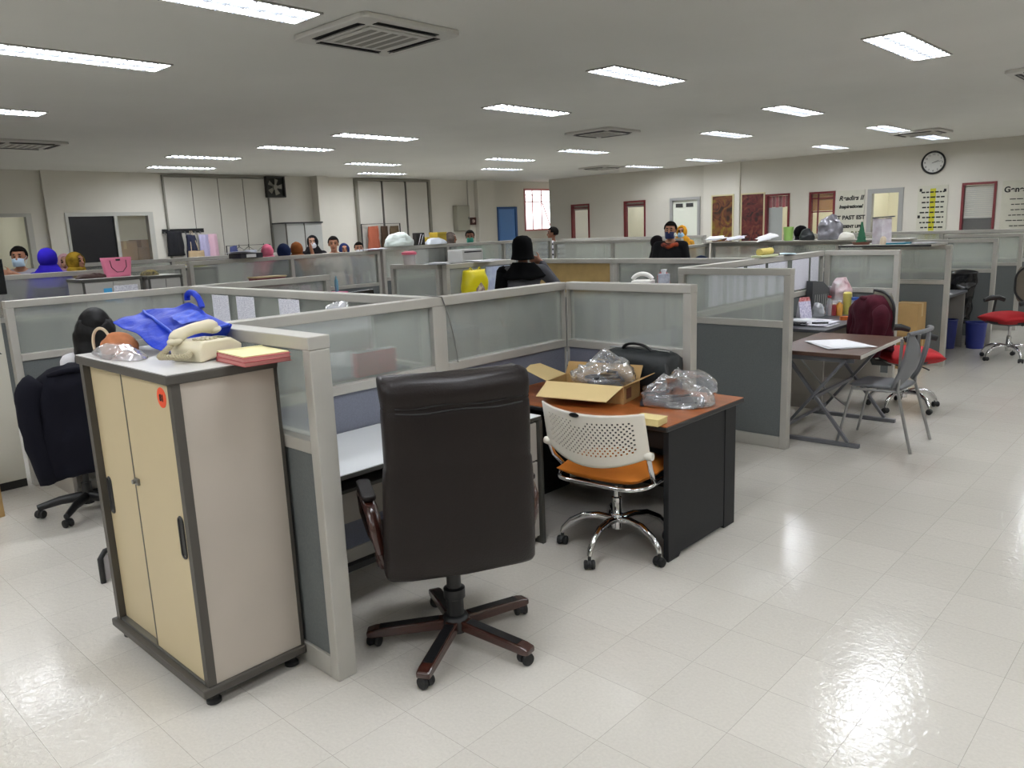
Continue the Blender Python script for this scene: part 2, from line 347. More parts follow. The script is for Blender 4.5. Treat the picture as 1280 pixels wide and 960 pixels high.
# left-wall windows
ALW = mat('window_aluminium', '#b9b8b0', .4, .3)
y0, y1, z0, z1 = LW[1]
o = S('window_7', G().box(XL-.12,y0,z0,XL+.02,y0+.06,z1).box(XL-.12,y1-.09,z0,XL+.02,y1,z1).box(XL-.12,y0+.06,z1-.06,XL+.02,y1-.09,z1).box(XL-.12,y0+.06,z0,XL+.02,y1-.09,z0+.05), ALW)
S('window_glass', G().box(XL-.05,y0+.06,z0+.05,XL-.044,y1-.09,z1-.06), PANE, o)
y0, y1, z0, z1 = LW[2]; ym = 5.975
o = S('window_8', G().box(XL-.12,y0,z0,XL+.02,y0+.05,z1).box(XL-.12,y1-.1,z0,XL+.02,y1,z1).box(XL-.12,y0+.05,z1-.07,XL+.02,y1-.1,z1).box(XL-.12,y0+.05,z0,XL+.02,y1-.1,z0+.05).box(XL-.03,ym,z0+.05,XL+.01,ym+.06,z1-.07), ALW)
S('window_dark_sash', G().box(XL-.06,y0+.05,z0+.05,XL-.03,ym+.01,z1-.07).box(XL-.03,y0+.1,1.94,XL-.026,ym-.04,1.965).box(XL-.03,y0+.1,1.52,XL-.026,ym-.04,1.54), mat('black_window_film', '#1d1d20', .25), o)
S('window_glass', G().box(XL-.09,ym+.06,z0+.05,XL-.084,y1-.1,z1-.07), PANE, o)
# alcove window: pink frame with bars, daylight behind
y0, y1, z0, z1 = LW[3]; PINK = mat('pink_window_frame', '#d78d8d', .5)
g = G().box(XL-.1,y0,z0,XL+.03,y0+.05,z1).box(XL-.1,y1-.05,z0,XL+.03,y1,z1).box(XL-.1,y0+.05,z1-.05,XL+.03,y1-.05,z1).box(XL-.1,y0+.05,z0,XL+.03,y1-.05,z0+.05)
for y in (18.164, 18.582, 19.001, 19.419): g.box(XL-.06,y,z0+.05,XL-.03,y+.025,z1-.05)
g.box(XL-.06,y0+.05,2.45,XL-.03,y1-.05,2.485).box(XL-.06,y0+.05,2.65,XL-.03,y1-.05,2.675).bar((XL-.045,18.642,2.42),(XL-.045,19.001,1.7),.024,.024)
o = S('window_9', g, PINK); S('window_glass', G().box(XL-.09,y0+.05,z0+.05,XL-.084,y1-.05,z1-.05), PANE, o)
# folding shutter panels on the left wall
SHUT = mat('shutter_panel', '#c9c6bc', .6, var=.02, vscale=2); SEAM = mat('dark_seam', '#55524c', .6); MTL = mat('shutter_rail', '#8f8c82', .4, .5)
o = T('shutter', 'tall pale shutter of four panels left of the wall fan, clothes hanging low on it', 'shutter', (XL+.02, 8.126, 0)); o.scale = (1.195, 1.195, 1.075)
for k in range(4): P('panel', G().box(-.01, -.94+k*.475, .1, .02, -.94+k*.475+.46, 2.76), SHUT, o)
P('frame', G().box(-.01,-.97,.0,.035,-.945,2.8).box(-.01,.96,.0,.035,.985,2.8).box(-.01,-.945,2.765,.035,.96,2.8), MTL, o)
P('seam', G().box(-.005,-.48,.1,.006,-.465,2.76).box(-.005,-.005,.1,.006,.01,2.76).box(-.005,.47,.1,.006,.485,2.76), SEAM, o)
o = T('shutter', 'tall pale shutter of three panels in a thick grey frame, brown bags hung on it', 'shutter', (XL+.02, 12.798, 0)); o.scale = (1.195, 1.195, 1.082)
for k in range(3): P('panel', G().box(-.01, -.93+k*.63, .1, .02, -.93+k*.63+.6, 2.74), SHUT, o)
P('frame', G().box(-.01,-1.0,0,.06,-.94,2.8).box(-.01,.94,0,.06,1.0,2.8).box(-.01,-.94,2.75,.06,.94,2.8), MTL, o)
P('mullion', G().box(-.01,-.33,.1,.045,-.3,2.75), SEAM, o); P('mullion', G().box(-.01,.3,.1,.045,.33,2.75), SEAM, o)
# things on the left wall
o = T('exhaust_fan', 'square dark exhaust fan set high in the left wall', 'fan', (XL+.05, 9.43, 2.8)); o.scale = (1.195,)*3
P('frame', G().box(0,-.19,-.19,.09,.19,-.165).box(0,-.19,.165,.09,.19,.19).box(0,-.19,-.165,.09,-.165,.165).box(0,.165,-.165,.09,.19,.165).box(0,-.165,-.165,.012,.165,.165), mat('dark_fan_frame', '#33322e', .5), o)
P('hub', G().lathe([(.0,.02),(.045,.02),(.045,.06),(.0,.065)], axis='X'), MTL, o, smooth=True)
for k in range(5):
    a = k*2*PI/5; g = G().add([(.03,.03*math.cos(a-.5),.03*math.sin(a-.5)),(.05,.03*math.cos(a+.5),.03*math.sin(a+.5)),(.055,.15*math.cos(a+.35),.15*math.sin(a+.35)),(.03,.15*math.cos(a-.25),.15*math.sin(a-.25))], [(0,1,2,3)])
    P('blade', g, MTL, o, solid=.004)
o = T('fuse_box', 'grey steel fuse box mounted beside the far shutter', 'fuse box', (XL, 15.069, 2.023)); o.scale = (1.195,)*3
P('body', G().box(0,-.2,-.29,.14,.2,.29), mat('fuse_box_paint', '#9c9a8c', .5), o, bevel=.006); P('door', G().box(.14,-.185,-.275,.152,.185,.275), mat('fuse_box_door', '#a5a394', .5), o, bevel=.004); P('latch', G().box(.152,.14,-.03,.168,.165,.03), STEEL, o)
P('conduit', G().tube([(.03,.27,-1.68),(.03,.27,.86)], .014), mat('grey_conduit', '#b5b0a6'), o, smooth=True)
o = T('fire_alarm', 'small dark red fire alarm box on the wall beside the fuse box', 'alarm', (XL, 15.523, 1.939)); o.scale = (1.195,)*3
P('body', G().box(0,-.1,-.085,.06,.1,.085), mat('maroon_alarm', '#45201c', .4), o, bevel=.006); P('bell', G().lathe([(0,.06),(.04,.06),(.035,.085),(0,.095)], axis='X'), mat('pale_alarm_lens', '#c8b4a8', .3), o, smooth=True)
o = T('clothes_rail', 'row of wall hooks hung with dark and pale clothes on the left shutter', 'hooks', (XL+.06, 7.349, 1.891)); o.scale = (1.195,)*3
P('rail', G().box(-.02,-.42,-.02,.0,.3,.05), BLK, o)
for k in range(8):
    y = -.4+k*.088; P('hook', G().tube([(0,y,.0),(.04,y,-.02),(.05,y,-.05),(.04,y,.0)], .006), STEEL, o, smooth=True)
def hung(name, label, loc, w, h, col, cat='clothes', d=.09, seed=0, group=None, taper=.8):
    g = G().grid(lambda u, v: Vector((d*(.5+.5*math.sin(PI*v))*math.cos(2*PI*u)*(.8+.2*math.cos(10*PI*u)), w/2*(taper+(1-taper)*v)*math.sin(2*PI*u), -h*v)), 28, 10, closeu=True)
    g.f.append(tuple(range(27,-1,-1))); g.m.append(0); g.f.append(tuple(10*28+j for j in range(28))); g.m.append(0)
    g.rough(.02, 9, seed); o = P(name, g, mat('cloth_'+col, '#'+col, .85, bump=.3, bscale=25), smooth=True, auto=False); o.location = loc
    return tag(o, label, cat, group)
hung('jacket', 'black jacket on the left end of the wall hooks', (XL+.13, 7.051, 1.915), 0.358, 0.502, '15151b', seed=1)
hung('jacket', 'navy jacket on the wall hooks beside the black one', (XL+.13, 7.38, 1.82), 0.239, 0.478, '22263f', seed=2)
hung('tote_bag', 'round beige bag hanging below the dark jackets', (XL+.24, 7.4, 1.5), 0.406, 0.4, 'b09a78', 'bag', seed=3)
_tb = [o for o in C.objects if o.name == 'tote_bag'][0]; P('strap', G().tube([(-.02,-.08,0),(-.13,-.02,.4),(-.13,.02,.4),(-.02,.08,0)], .008, 8), mat('beige_strap', '#cbb79a', .7), _tb, smooth=True)
hung('shirt', 'lilac shirt hanging in the middle of the wall hooks', (XL+.13, 7.648, 1.82), 0.239, 0.717, 'b9b4d6', seed=4)
hung('shirt', 'pale pink shirt hanging right of the lilac shirt', (XL+.13, 7.839, 1.82), 0.239, 0.741, 'd9b3c2', seed=5)
o = T('drying_rack', 'thin black rack with empty hangers along the left shutter', 'rack', (XL+.3, 8.544, 0)); o.scale = (1.195, 1.195, .98)
P('frame', G().tube([(0,-.42,0),(0,-.42,1.6),(0,.42,1.6),(0,.42,0)], .011), BLK, o, smooth=True)
for k, y in enumerate((-.18, .0, .3)):
    P('hanger', G().tube([(0,y,1.62),(0,y,1.57),(0,y-.13,1.47),(0,y+.13,1.47),(0,y,1.57)], .006), BLK, o, smooth=True)
hung('shirt', 'narrow dark blue shirt on the drying rack', (XL+.3, 8.198, 1.557), 0.191, 0.598, '4a5180', seed=6)
hung('shirt', 'pale blue shirt on the middle of the drying rack', (XL+.3, 8.58, 1.461), 0.358, 0.478, 'b7bccb', seed=7)
o = T('steel_cupboard', 'grey steel cupboard with dark edges below the exhaust fan', 'cupboard', (XL+.33, 9.775, 0)); o.scale = (1.195, 1.195, 1.025)
P('body', G().box(-.24,-.39,0,.2,.39,1.94), mat('cupboard_side', '#a7a8a4', .5), o, bevel=.005); P('top', G().box(-.25,-.41,1.94,.22,.41,1.97), mat('dark_cupboard_top', '#39393a', .5), o)
for s in (-1, 1):
    d = P('door', G().box(.2,min(.01*s,.37*s),.06,.22,max(.01*s,.37*s),1.9), mat('cupboard_door', '#b5b6b2', .5), o, bevel=.003); P('handle', G().box(.22,s*.05-.01,.9,.235,s*.05+.01,1.05), STEEL, d)
P('edge', G().box(.2,-.39,.0,.225,-.375,1.94).box(.2,-.006,0,.225,.006,1.94), SEAM, o)
hung('backpack', 'rust orange jacket hung on the three panel shutter', (XL+.2, 11.95, 1.879), 0.382, 0.741, 'a4583f', seed=8)
hung('coat', 'dark brown coat hung next to the rust orange jacket', (XL+.2, 12.285, 1.879), 0.239, 0.741, '43301f', seed=9)
hung('backpack', 'olive brown bag hung on the right of the shutter rack', (XL+.2, 12.607, 1.867), 0.358, 0.741, '5a4a33', 'bag', seed=10)
o = T('coat_rack', 'dark wire coat rack standing at the three panel shutter', 'rack', (XL+.14, 12.249, 0)); o.scale = (1.195, 1.195, 1.02); P('frame', G().tube([(0,-.5,0),(0,-.5,1.9),(0,.5,1.9),(0,.5,0)], .013), BLK, o, smooth=True)
# storeroom cartons behind the sliding window
def carton(name, label, loc, sx, sy, sz, rz=0, m=CARD, group=None, tape=True):
    o = T(name, label, 'box', loc, rz, group)
    P('body', G().box(-sx/2,-sy/2,0,sx/2,sy/2,sz-.004), m, o, bevel=.004)
    P('flap', G().box(-sx/2,-sy/2,sz-.004,sx/2,-.002,sz).box(-sx/2,.002,sz-.004,sx/2,sy/2,sz), m, o)
    if tape: P('tape', G().box(-sx/2-.001,-.03,sz,sx/2+.001,.03,sz+.001).box(-sx/2-.0015,-.03,sz*.6,-sx/2,.03,sz).box(sx/2,-.03,sz*.6,sx/2+.0015,.03,sz), mat('packing_tape', '#c2a56c', .3), o)
    return o
sh = T('store_shelf', 'low dark shelf in the storeroom under the brown cartons', 'shelf', (-17.2, 6.393, 0)); sh.scale = (1.195, 1.195, .96)
P('board', G().box(-.4,-.75,1.36,.4,.75,1.4), mat('dark_shelf', '#4a4038'), sh)
for x, y in ((-.37,-.7),(.34,-.7),(-.37,.67),(.34,.67)): P('leg', G().box(x,y,0,x+.03,y+.03,1.36), STEEL, sh)
carton('carton', 'tall brown carton with a white label at the left of the storeroom pile', (-17.208, 5.856, 1.346), 0.538, 0.598, 0.657)
carton('carton', 'square brown carton in the middle of the storeroom pile', (-17.029, 6.417, 1.346), 0.478, 0.478, 0.406)
carton('carton', 'flat open brown carton at the right of the storeroom pile', (-17.089, 6.955, 1.346), 0.478, 0.538, 0.263)
carton('carton', 'crumpled brown carton lying on the flat storeroom carton', (-17.089, 6.931, 1.612), 0.43, 0.43, 0.155, .2)
o = P('teal_sign', G().box(-.01,-.5,-.16,.01,.5,.16), mat('teal_board', '#3f8f93', .5)); o.scale = (1.195,)*3; o.location = (-20.3, 4.242, 1.748); tag(o, 'teal notice board seen through the leftmost window', 'sign')
# posters, boards and clock on the right wall
def poster(label, cx, zc, hh, w, m, name='poster', cat='poster', dy=0):
    o = T(name, label, cat, (cx, YR-dy, zc)); o.scale = (1.195,)*3
    P('sheet', G().box(-w/2,-.02,-hh,w/2,-.004,hh), m, o); return o
def paintmat(name, a, b, c, sc):
    m = bpy.data.materials.new(name); m.use_nodes = True; nt = m.node_tree; bs = nt.nodes['Principled BSDF']
    tc = nt.nodes.new('ShaderNodeTexCoord'); n = nt.nodes.new('ShaderNodeTexNoise'); n.inputs['Scale'].default_value = sc; n.inputs['Detail'].default_value = 6; n.inputs['Distortion'].default_value = 1.5
    r = nt.nodes.new('ShaderNodeValToRGB'); r.color_ramp.elements[0].color = lin(a); r.color_ramp.elements[0].position = .36; r.color_ramp.elements[1].color = lin(c); r.color_ramp.elements[1].position = .7
    e = r.color_ramp.elements.new(.5); e.color = lin(b)
    nt.links.new(tc.outputs['Object'], n.inputs['Vector']); nt.links.new(n.outputs['Fac'], r.inputs[0]); nt.links.new(r.outputs[0], bs.inputs['Base Color']); bs.inputs['Roughness'].default_value = .5
    return m
CF = mat('cream_picture_edge', '#cfc69c', .6)
for lab, cx, w, mm in (('dark olive and rust abstract painting on the pilaster right of the white door', -9.542, .45, paintmat('olive_painting', '#2a1a0e', '#6a3a20', '#857a1c', 4.0)),
                       ('dark red abstract painting just left of the red curtained window', -8.783, .46, paintmat('red_painting', '#2a1310', '#5a1c19', '#744430', 6))):
    hh = .59; o = poster(lab, cx, 1.57, hh, w, mm, 'painting', 'painting', .062 if cx < -9 else 0)
    P('frame', G().box(-w/2-.025,-.025,-hh,-w/2,-.002,hh+.025).box(w/2,-.025,-hh,w/2+.025,-.002,hh+.025).box(-w/2,-.025,hh,w/2,-.002,hh+.025), CF, o)
BRD = mat('grey_poster_board', '#c4c2b2', .6, var=.03); YEL = mat('yellow_green_paint', '#b9b423', .6)
RX = (PI/2, 0, 0)
o = poster('hand lettered board between the orange panelled window and the grey window', -6.483, 1.545, .57, .47, BRD, 'lettered_board', 'sign')
for s, z, sz, sh_ in (('Readirs II', .43, .115, .25), ('Inspirational', .28, .085, .2), ('IT PAST EST', .08, .1, 0), ('PRESENT LIFE', -.08, .07, 0), ('DIES   RATE', -.21, .1, 0)):
    text('lettering', s, sz, INK if z > -.2 else mat('olive_ink', '#4e5320', .6), o, (0,-.022,z), RX, bold=.004, shear=sh_)
o = poster('notice board with rows of text over a yellow green painted stem', -4.852, 1.545, .57, .47, BRD, 'notice_board', 'sign')
P('painted_stem', G().box(-.04,-.023,-.45,.05,-.0205,.52).prism([(.09*math.cos(a*PI/8), .1*math.sin(a*PI/8)) for a in range(16)], 0, .0025, T=Matrix.Translation((0,-.0205,-.3)) @ Matrix.Rotation(PI/2,4,'X')), YEL, o)
random.seed(3); g = G()
for k in range(9):
    z = .46-k*.085; x = -.19+random.random()*.05
    while x < .17:
        w = random.uniform(.03,.08); g.box(x,-.0245,z-.012,min(x+w,.19),-.0235,z+.012); x += w+.015
for x, z in ((-.19,.5),(.19,.48),(.19,-.25),(-.2,.05)): g.box(x-.02,-.0245,z-.025,x+.02,-.0235,z+.025)
P('writing', g, INK, o)
o = poster('white notice board headed with a large bold word at the right edge of the wall', -3.227, 1.545, .575, .66, BRD, 'notice_board', 'sign')
text('heading', 'Geneol', .125, INK, o, (-.3,-.022,.43), RX, align='LEFT', bold=.004); g = G(); random.seed(5)
for k in range(9):
    z = .28-k*.085; x = -.26+random.random()*.08
    while x < .1:
        w = random.uniform(.04,.1); g.box(x,-.0245,z-.007,x+w,-.0235,z+.007); x += w+.012
P('writing', g, INK, o)
P('painted_motif', G().prism([(.07*math.cos(a*PI/8), .1*math.sin(a*PI/8)) for a in range(16)], 0, .002, T=Matrix.Translation((.2,-.0215,.02)) @ Matrix.Rotation(PI/2,4,'X')).prism([(.03*math.cos(a*PI/8), .03*math.sin(a*PI/8)) for a in range(16)], 0, .002, T=Matrix.Translation((.12,-.0215,.18)) @ Matrix.Rotation(PI/2,4,'X')), INK, o)
o = T('wall_clock', 'round white wall clock with a black rim high on the right wall', 'clock', (-4.876, YR, 2.68)); o.scale = (1.195,)*3
P('face', G().lathe([(0,-.02),(.17,-.02),(.17,-.005),(0,-.005)], n=40, axis='Y'), mat('clock_face', '#dcdcd8', .5), o)
P('rim', G().tube([(.178*math.cos(2*PI*i/48), -.025, .178*math.sin(2*PI*i/48)) for i in range(48)], .016, 8, True), BLK, o, smooth=True)
for k in range(1, 13):
    a = PI/2-k*PI/6; text('numeral', str(k), .045, INK, o, (.135*math.cos(a), -.022, .135*math.sin(a)), RX)
for nm, ang, ln, w in (('hour_hand', 66, .085, .012), ('minute_hand', 80, .125, .008)):
    a = math.radians(90-ang); P(nm, G().bar((-.02*math.cos(a),-.026,-.02*math.sin(a)),(ln*math.cos(a),-.026,ln*math.sin(a)),w,.003), INK, o)
# ---------------------------------------------------------------- ceiling fittings
TUBE = mat('lit_diffuser', '#f4f8ff', .5, emit=LAMP)
LOUV = mat('darkened_louvre', '#5a5d61', .4); TRIM = mat('lamp_trim', '#a9a8a2', .4, .3)  # blade colour darkened to read as shade against the glowing diffuser
def troffer(label, x, y0, y1, grp, rz=0):
    L_, w = y1-y0, .32
    o = T('ceiling_light', label, 'light', (x, (y0+y1)/2, H), rz, grp)
    P('frame', G().box(-w/2,-L_/2,-.012,-w/2+.015,L_/2,0).box(w/2-.015,-L_/2,-.012,w/2,L_/2,0).box(-w/2+.015,-L_/2,-.012,w/2-.015,-L_/2+.015,0).box(-w/2+.015,L_/2-.015,-.012,w/2-.015,L_/2,0), TRIM, o)
    P('diffuser', G().box(-w/2+.015,-L_/2+.015,-.006,w/2-.015,L_/2-.015,-.001), TUBE, o)
    g = G(); n = 11
    for k in range(1, n):
        y = -L_/2+k*L_/n; g.prism([(-.006,-.0065),(.006,-.0065),(.002,-.02),(-.002,-.02)], -w/2+.016, w/2-.016, T=Matrix(((0,0,1,0),(1,0,0,y),(0,1,0,0),(0,0,0,1))))
    g.prism([(-.007,-.0065),(.007,-.0065),(.002,-.02),(-.002,-.02)], -L_/2+.016, L_/2-.016, T=Matrix(((1,0,0,0),(0,0,1,0),(0,1,0,0),(0,0,0,1))))
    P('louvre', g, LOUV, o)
    return o
LG = 'recessed ceiling light panels'
ROWS = [(-4.481,1.792,3.011,'long louvred ceiling light touching the near air conditioner'), (-4.326,5.856,7.051,'bright ceiling light above the brown desk, right of picture centre'), (-2.235,6.656,7.971,'bright wide ceiling light nearest the top right corner'),
 (-4.481,9.62,10.851,'ceiling light in front of the clock wall, third in its row'), (-4.481,13.264,14.519,'ceiling light left of the far right air conditioner'), (-4.481,15.655,16.849,'small ceiling light close to the clock'),
 (-6.405,1.697,2.928,'long louvred ceiling light at the far left of the picture'), (-6.333,6.537,7.768,'ceiling light left of the middle air conditioner, facing centre'), (-6.333,11.353,12.583,'ceiling light over the desks before the white door'), (-6.333,15.655,16.849,'ceiling light near the orange panelled window'),
 (-9.261,1.673,2.904,'short looking ceiling light at the left edge above the small air conditioner'), (-9.225,6.489,7.827,'ceiling light over the second cubicle row, left of centre'), (-9.225,11.341,12.548,'ceiling light just behind the middle air conditioner'), (-9.225,15.774,16.969,'ceiling light before the dark paintings'),
 (-10.97,6.333,7.552,'ceiling light above the woman with the navy headscarf'), (-10.97,11.209,12.404,'ceiling light above the blue door, nearer of two'), (-10.97,15.953,17.208,'ceiling light next to the red framed narrow windows'),
 (-12.787,5.736,6.931,'ceiling light before the four panel shutter, nearer of the pair'), (-12.787,9.202,10.396,'ceiling light above the waving man, nearer of the pair'), (-12.787,12.906,14.041,'ceiling light above the blue door, farther of two'),
 (-14.699,6.214,7.433,'ceiling light closest to the four panel shutter'), (-14.699,10.874,12.093,'ceiling light closest to the three panel shutter')]
for x, a, b, lab in ROWS: troffer(lab, x, a, b, LG)
for x, y in EXTRA: troffer('added unseen ceiling light behind or beside the camera', x, y, y+1.22, 'unseen ceiling lights added for fill')
def cassette(label, x, y, grp, size=.835):
    o = T('air_conditioner', label, 'air conditioner', (x, y, H), 0, grp); s = size/2; ACW = mat('air_con_plastic', '#c9c8c2', .5)
    pol = rrect(size, size, .06)
    P('panel', G().prism(pol, -.035, 0), ACW, o, bevel=.008)
    D = mat('air_con_slot', '#161616', .6)
    P('slot', G().box(-s*.62,-s*.84,-.0385,s*.62,-s*.7,-.0345), D, o); P('slot', G().box(-s*.62,s*.7,-.0385,s*.62,s*.84,-.0345), D, o)
    P('slot', G().box(-s*.84,-s*.62,-.0385,-s*.7,s*.62,-.0345), D, o); P('slot', G().box(s*.7,-s*.62,-.0385,s*.84,s*.62,-.0345), D, o)
    for i, (a, b) in enumerate(((0,-1),(0,1),(-1,0),(1,0))):
        g = G().box(-s*.6,-.018,-.002,s*.6,.018,.002); g.xf(Matrix.Translation((a*s*.755,b*s*.755,-.043)) @ Matrix.Rotation(0 if a == 0 else PI/2,4,'Z') @ Matrix.Rotation(.35,4,'X')); P('vane', g, mat('air_con_vane', '#7d7c78', .4), o)
    gr = P('grille', G().box(-s*.6,-s*.6,-.046,s*.6,s*.6,-.035), ACW, o, bevel=.006)
    g = G()
    for k in range(5): g.box(-s*.5,-s*.5+k*s*.21,-.0472,s*.5,-s*.5+k*s*.21+s*.13,-.0455)
    P('louvre', g, mat('air_con_grille_bands', '#8b8982', .6), gr)
    return o
AG = 'ceiling cassette air conditioners'
for x, y, lab in ((-4.541,3.585,'large square air conditioner near the top of the picture beside a long light'), (-11.95,3.466,'air conditioner at the left edge under the short light'), (-7.17,9.739,'air conditioner near the ceiling centre between the light rows'),
                  (-1.554,9.799,'air conditioner cut by the right edge of the picture'), (-4.326,14.997,'air conditioner close above the wall clock'), (-11.472,15.535,'farthest air conditioner in front of the narrow red windows')): cassette(lab, x, y, AG)
# lamps of the rooms beyond
for i, (x, y) in enumerate(((-13.4,19.2),(-9.8,19.2),(-7.4,19.2),(-5.6,19.2),(-3.6,19.2),(-18.3,3.3),(-18.0,7.0))): troffer('ceiling light in a room beyond the windows', x, y-.5, y+.5, 'ceiling lights of the rooms beyond')
# ================================================================ PARTITIONS
def partition(label, p0, p1, h=1.34, posts=(), th=.07, zg=.96, lower=FAB, upper=None, ends=(.05,.05), mid=.05, gtop=.05):
    """free-standing cubicle screen from p0 to p1: frame, glass above, fabric below"""
    a, b = Vector((*p0, 0)), Vector((*p1, 0)); d = b-a; L_ = d.length
    o = T('cubicle_partition', label, 'partition', (a.x, a.y, 0), math.atan2(d.y, d.x), None, 'thing')
    g = G(); xs = sorted({0, L_, *posts}); pw = .05; t = th/2
    ed = []
    for i, x in enumerate(xs):
        pw = ends[0] if i == 0 else (ends[1] if i == len(xs)-1 else mid); x0 = 0 if i == 0 else (L_-pw if i == len(xs)-1 else x-pw/2); ed.append((x0, x0+pw)); g.box(x0, -t, 0, x0+pw, t, h-gtop)
    g.box(0, -t-.004, h-gtop, L_, t+.004, h)
    for (q, e), (q2, e2) in zip(ed, ed[1:]): g.box(e, -t, zg-.05, q2, t, zg).box(e, -t, 0, q2, t, .09)
    P('frame', g, ALU, o, bevel=.004)
    for (q, e), (q2, e2) in zip(ed, ed[1:]):
        P('glass_panel' if not upper else 'board_panel', G().box(e, -.004 if not upper else -.012, zg, q2, .004 if not upper else .012, h-gtop), upper or GLASS, o)
        P('fabric_panel', G().box(e, -t+.012, .09, q2, t-.012, zg-.05), lower, o)
    return o
partition('partition end with bare metal post behind the tall beige cabinet', (-3.3,1.54), (-2.4,1.54), h=1.35, th=.085)
partition('frosted partition behind the white desk with a loose cable over its middle post', (-3.3,1.585), (-3.3,4.0), posts=(1.3,), lower=FABB, ends=(.05,.012), mid=.1)
partition('short frosted partition behind the black travel bag', (-3.262,4.035), (-2.33,4.035), lower=FABB, ends=(.012,.055))
partition('low frosted partition running back from the cable post towards the blue bag', (-6.26,2.88), (-3.34,2.88), posts=(1.5,))
partition('frosted partition facing the woman with long black hair', (-6.3,1.54), (-6.3,2.86))
partition('short partition end with a black monitor leaning on it', (-6.3,2.92), (-6.3,4.2))
partition('grey partition facing the camera left of the folding table', (-3.29,5.48), (-2.37,5.48))
partition('partition with printed sheets taped inside its glass', (-3.3,5.52), (-3.3,8.32), posts=(1.4,), ends=(.02,.02))
partition('partition behind the cluttered desk with the maroon jacket', (-3.27,8.38), (-2.53,8.38))
partition('partition carrying the shelf with the little green tree', (-3.3,9.55), (-2.36,9.55), posts=())
partition('partition with the black garbage bag leaning on it', (-6.3,11.45), (-2.31,11.45), posts=(1.0,2.0,3.0))
partition('last partition end behind the mesh chair at the right edge', (-3.3,12.9), (-2.3,12.9), h=1.36)
partition('partition just in front of the notice boards on the right wall', (-6.2,13.9), (-1.0,13.9), h=1.4, posts=(1.3,2.6,3.9))
partition('partition with a plain tan board beside the man in the black hat', (-6.2,6.92), (-4.95,6.92), upper=CHIP)
partition('frosted partition right of the tan board with a red folded cloth before it', (-4.95,6.92), (-3.34,6.92), posts=())
partition('green tinted partition behind the pink lidded tub', (-7.3,5.76), (-6.46,5.76), h=1.34)
partition('partition behind the yellow plastic bag', (-6.4,5.76), (-6.4,6.88), h=1.34)
partition('long far partition before the women with headscarves at the left', (-9.3,1.6), (-9.3,4.2), h=1.43, zg=1.0)
partition('far partition before the waving man', (-9.3,4.25), (-9.3,7.1), h=1.46, posts=(1.4,), zg=1.0)
partition('far partition before the man in the green shirt', (-9.3,7.15), (-9.3,11.0), h=1.5, posts=(1.3,2.6), zg=1.06)
partition('far partition crossing before the man in the striped shirt', (-9.25,11.05), (-6.6,11.05), h=1.44, posts=(1.3,))
partition('farthest partition under the row of narrow red windows', (-10.8,13.2), (-7.4,13.2), h=1.44, posts=(1.1,2.2))
partition('far left partition under the storeroom window', (-11.2,3.2), (-11.2,6.6), h=1.47, posts=(1.7,), zg=1.0)
partition('partition under the pile of papers and the green cup', (-6.35,9.9), (-6.35,11.4), h=1.34)
# ================================================================ FOREGROUND LEFT: cabinet and what lies on it
cab = T('tall_cabinet', 'tall beige two-door cabinet with dark edging nearest the camera', 'cabinet', (-3.055, 1.29, 0))
P('body', G().box(-.42,-.165,.085,.425,.2,1.222).box(.4,-.19,.085,.425,-.165,1.222), LAM, cab)
P('edging', G().box(-.425,-.205,.085,-.39,-.165,1.222), EDGE, cab); P('edging', G().box(.398,-.2,.085,.4285,-.168,1.222), EDGE, cab); P('edging', G().box(.4255,.19,.085,.4285,.203,1.222), EDGE, cab)
P('top', G().box(-.435,-.215,1.222,.435,.205,1.257), EDGE, cab, bevel=.005); P('top_surface', G().box(-.432,-.212,1.2565,.432,.202,1.2595), LAMT, cab)
P('base_plate', G().box(-.44,-.225,.05,.44,.205,.085), EDGE, cab, bevel=.006); P('track', G().box(-.39,-.2,.085,.4,-.17,.094), STEEL, cab)
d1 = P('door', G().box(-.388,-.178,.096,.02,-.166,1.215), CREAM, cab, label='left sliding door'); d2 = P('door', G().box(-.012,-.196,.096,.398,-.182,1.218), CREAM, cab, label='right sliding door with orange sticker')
P('door_edge', G().box(-.022,-.197,.096,-.012,-.18,1.218), EDGE, d2)
def oval(o, x, y, z):
    P('handle', G().tube([(x+.018*math.cos(a)*(1 if abs(math.sin(a)) < 2 else 1), y, z+(.06 if math.sin(a) > 0 else -.06)+.018*math.sin(a)) for a in [2*PI*(i+.5)/20 for i in range(20)]], .005, 6, True).prism([(.015*math.cos(a), (.055 if math.sin(a) > 0 else -.055)+.015*math.sin(a)) for a in [2*PI*(i+.5)/20 for i in range(20)]], 0, .002, T=Matrix.Translation((x,y+.002,z)) @ Matrix.Rotation(PI/2,4,'X')), BLK, o, smooth=True)
oval(d1, -.355, -.179, .66); oval(d2, .362, -.197, .655)
P('lock', G().box(-.005,-.205,.785,.03,-.196,.81).lathe([(0,-.214),(.009,-.214),(.009,-.2),(0,-.2)], (.0,0,.797), axis='Y', n=12), STEEL, d2)
stk = P('number_sticker', G().prism([(.037*math.cos(a*PI/12), .037*math.sin(a*PI/12)) for a in range(24)], 0, .0008, T=Matrix.Translation((.335,-.1962,1.168)) @ Matrix.Rotation(PI/2,4,'X')), mat('orange_sticker', '#e2502a', .5), d2, label='round orange sticker numbered 81')
text('lettering', '81', .034, INK, stk, (.335,-.1976,1.166), RX, bold=.0012)
for x, y in ((-.39,-.17),(.39,-.17),(.39,.16),(-.39,.16)): P('foot', G().lathe([(0,0),(.028,0),(.028,.012),(.018,.02),(.018,.05),(0,.05)], (x,y,0), 14), BLKR, cab, smooth=True)
ZC = 1.26
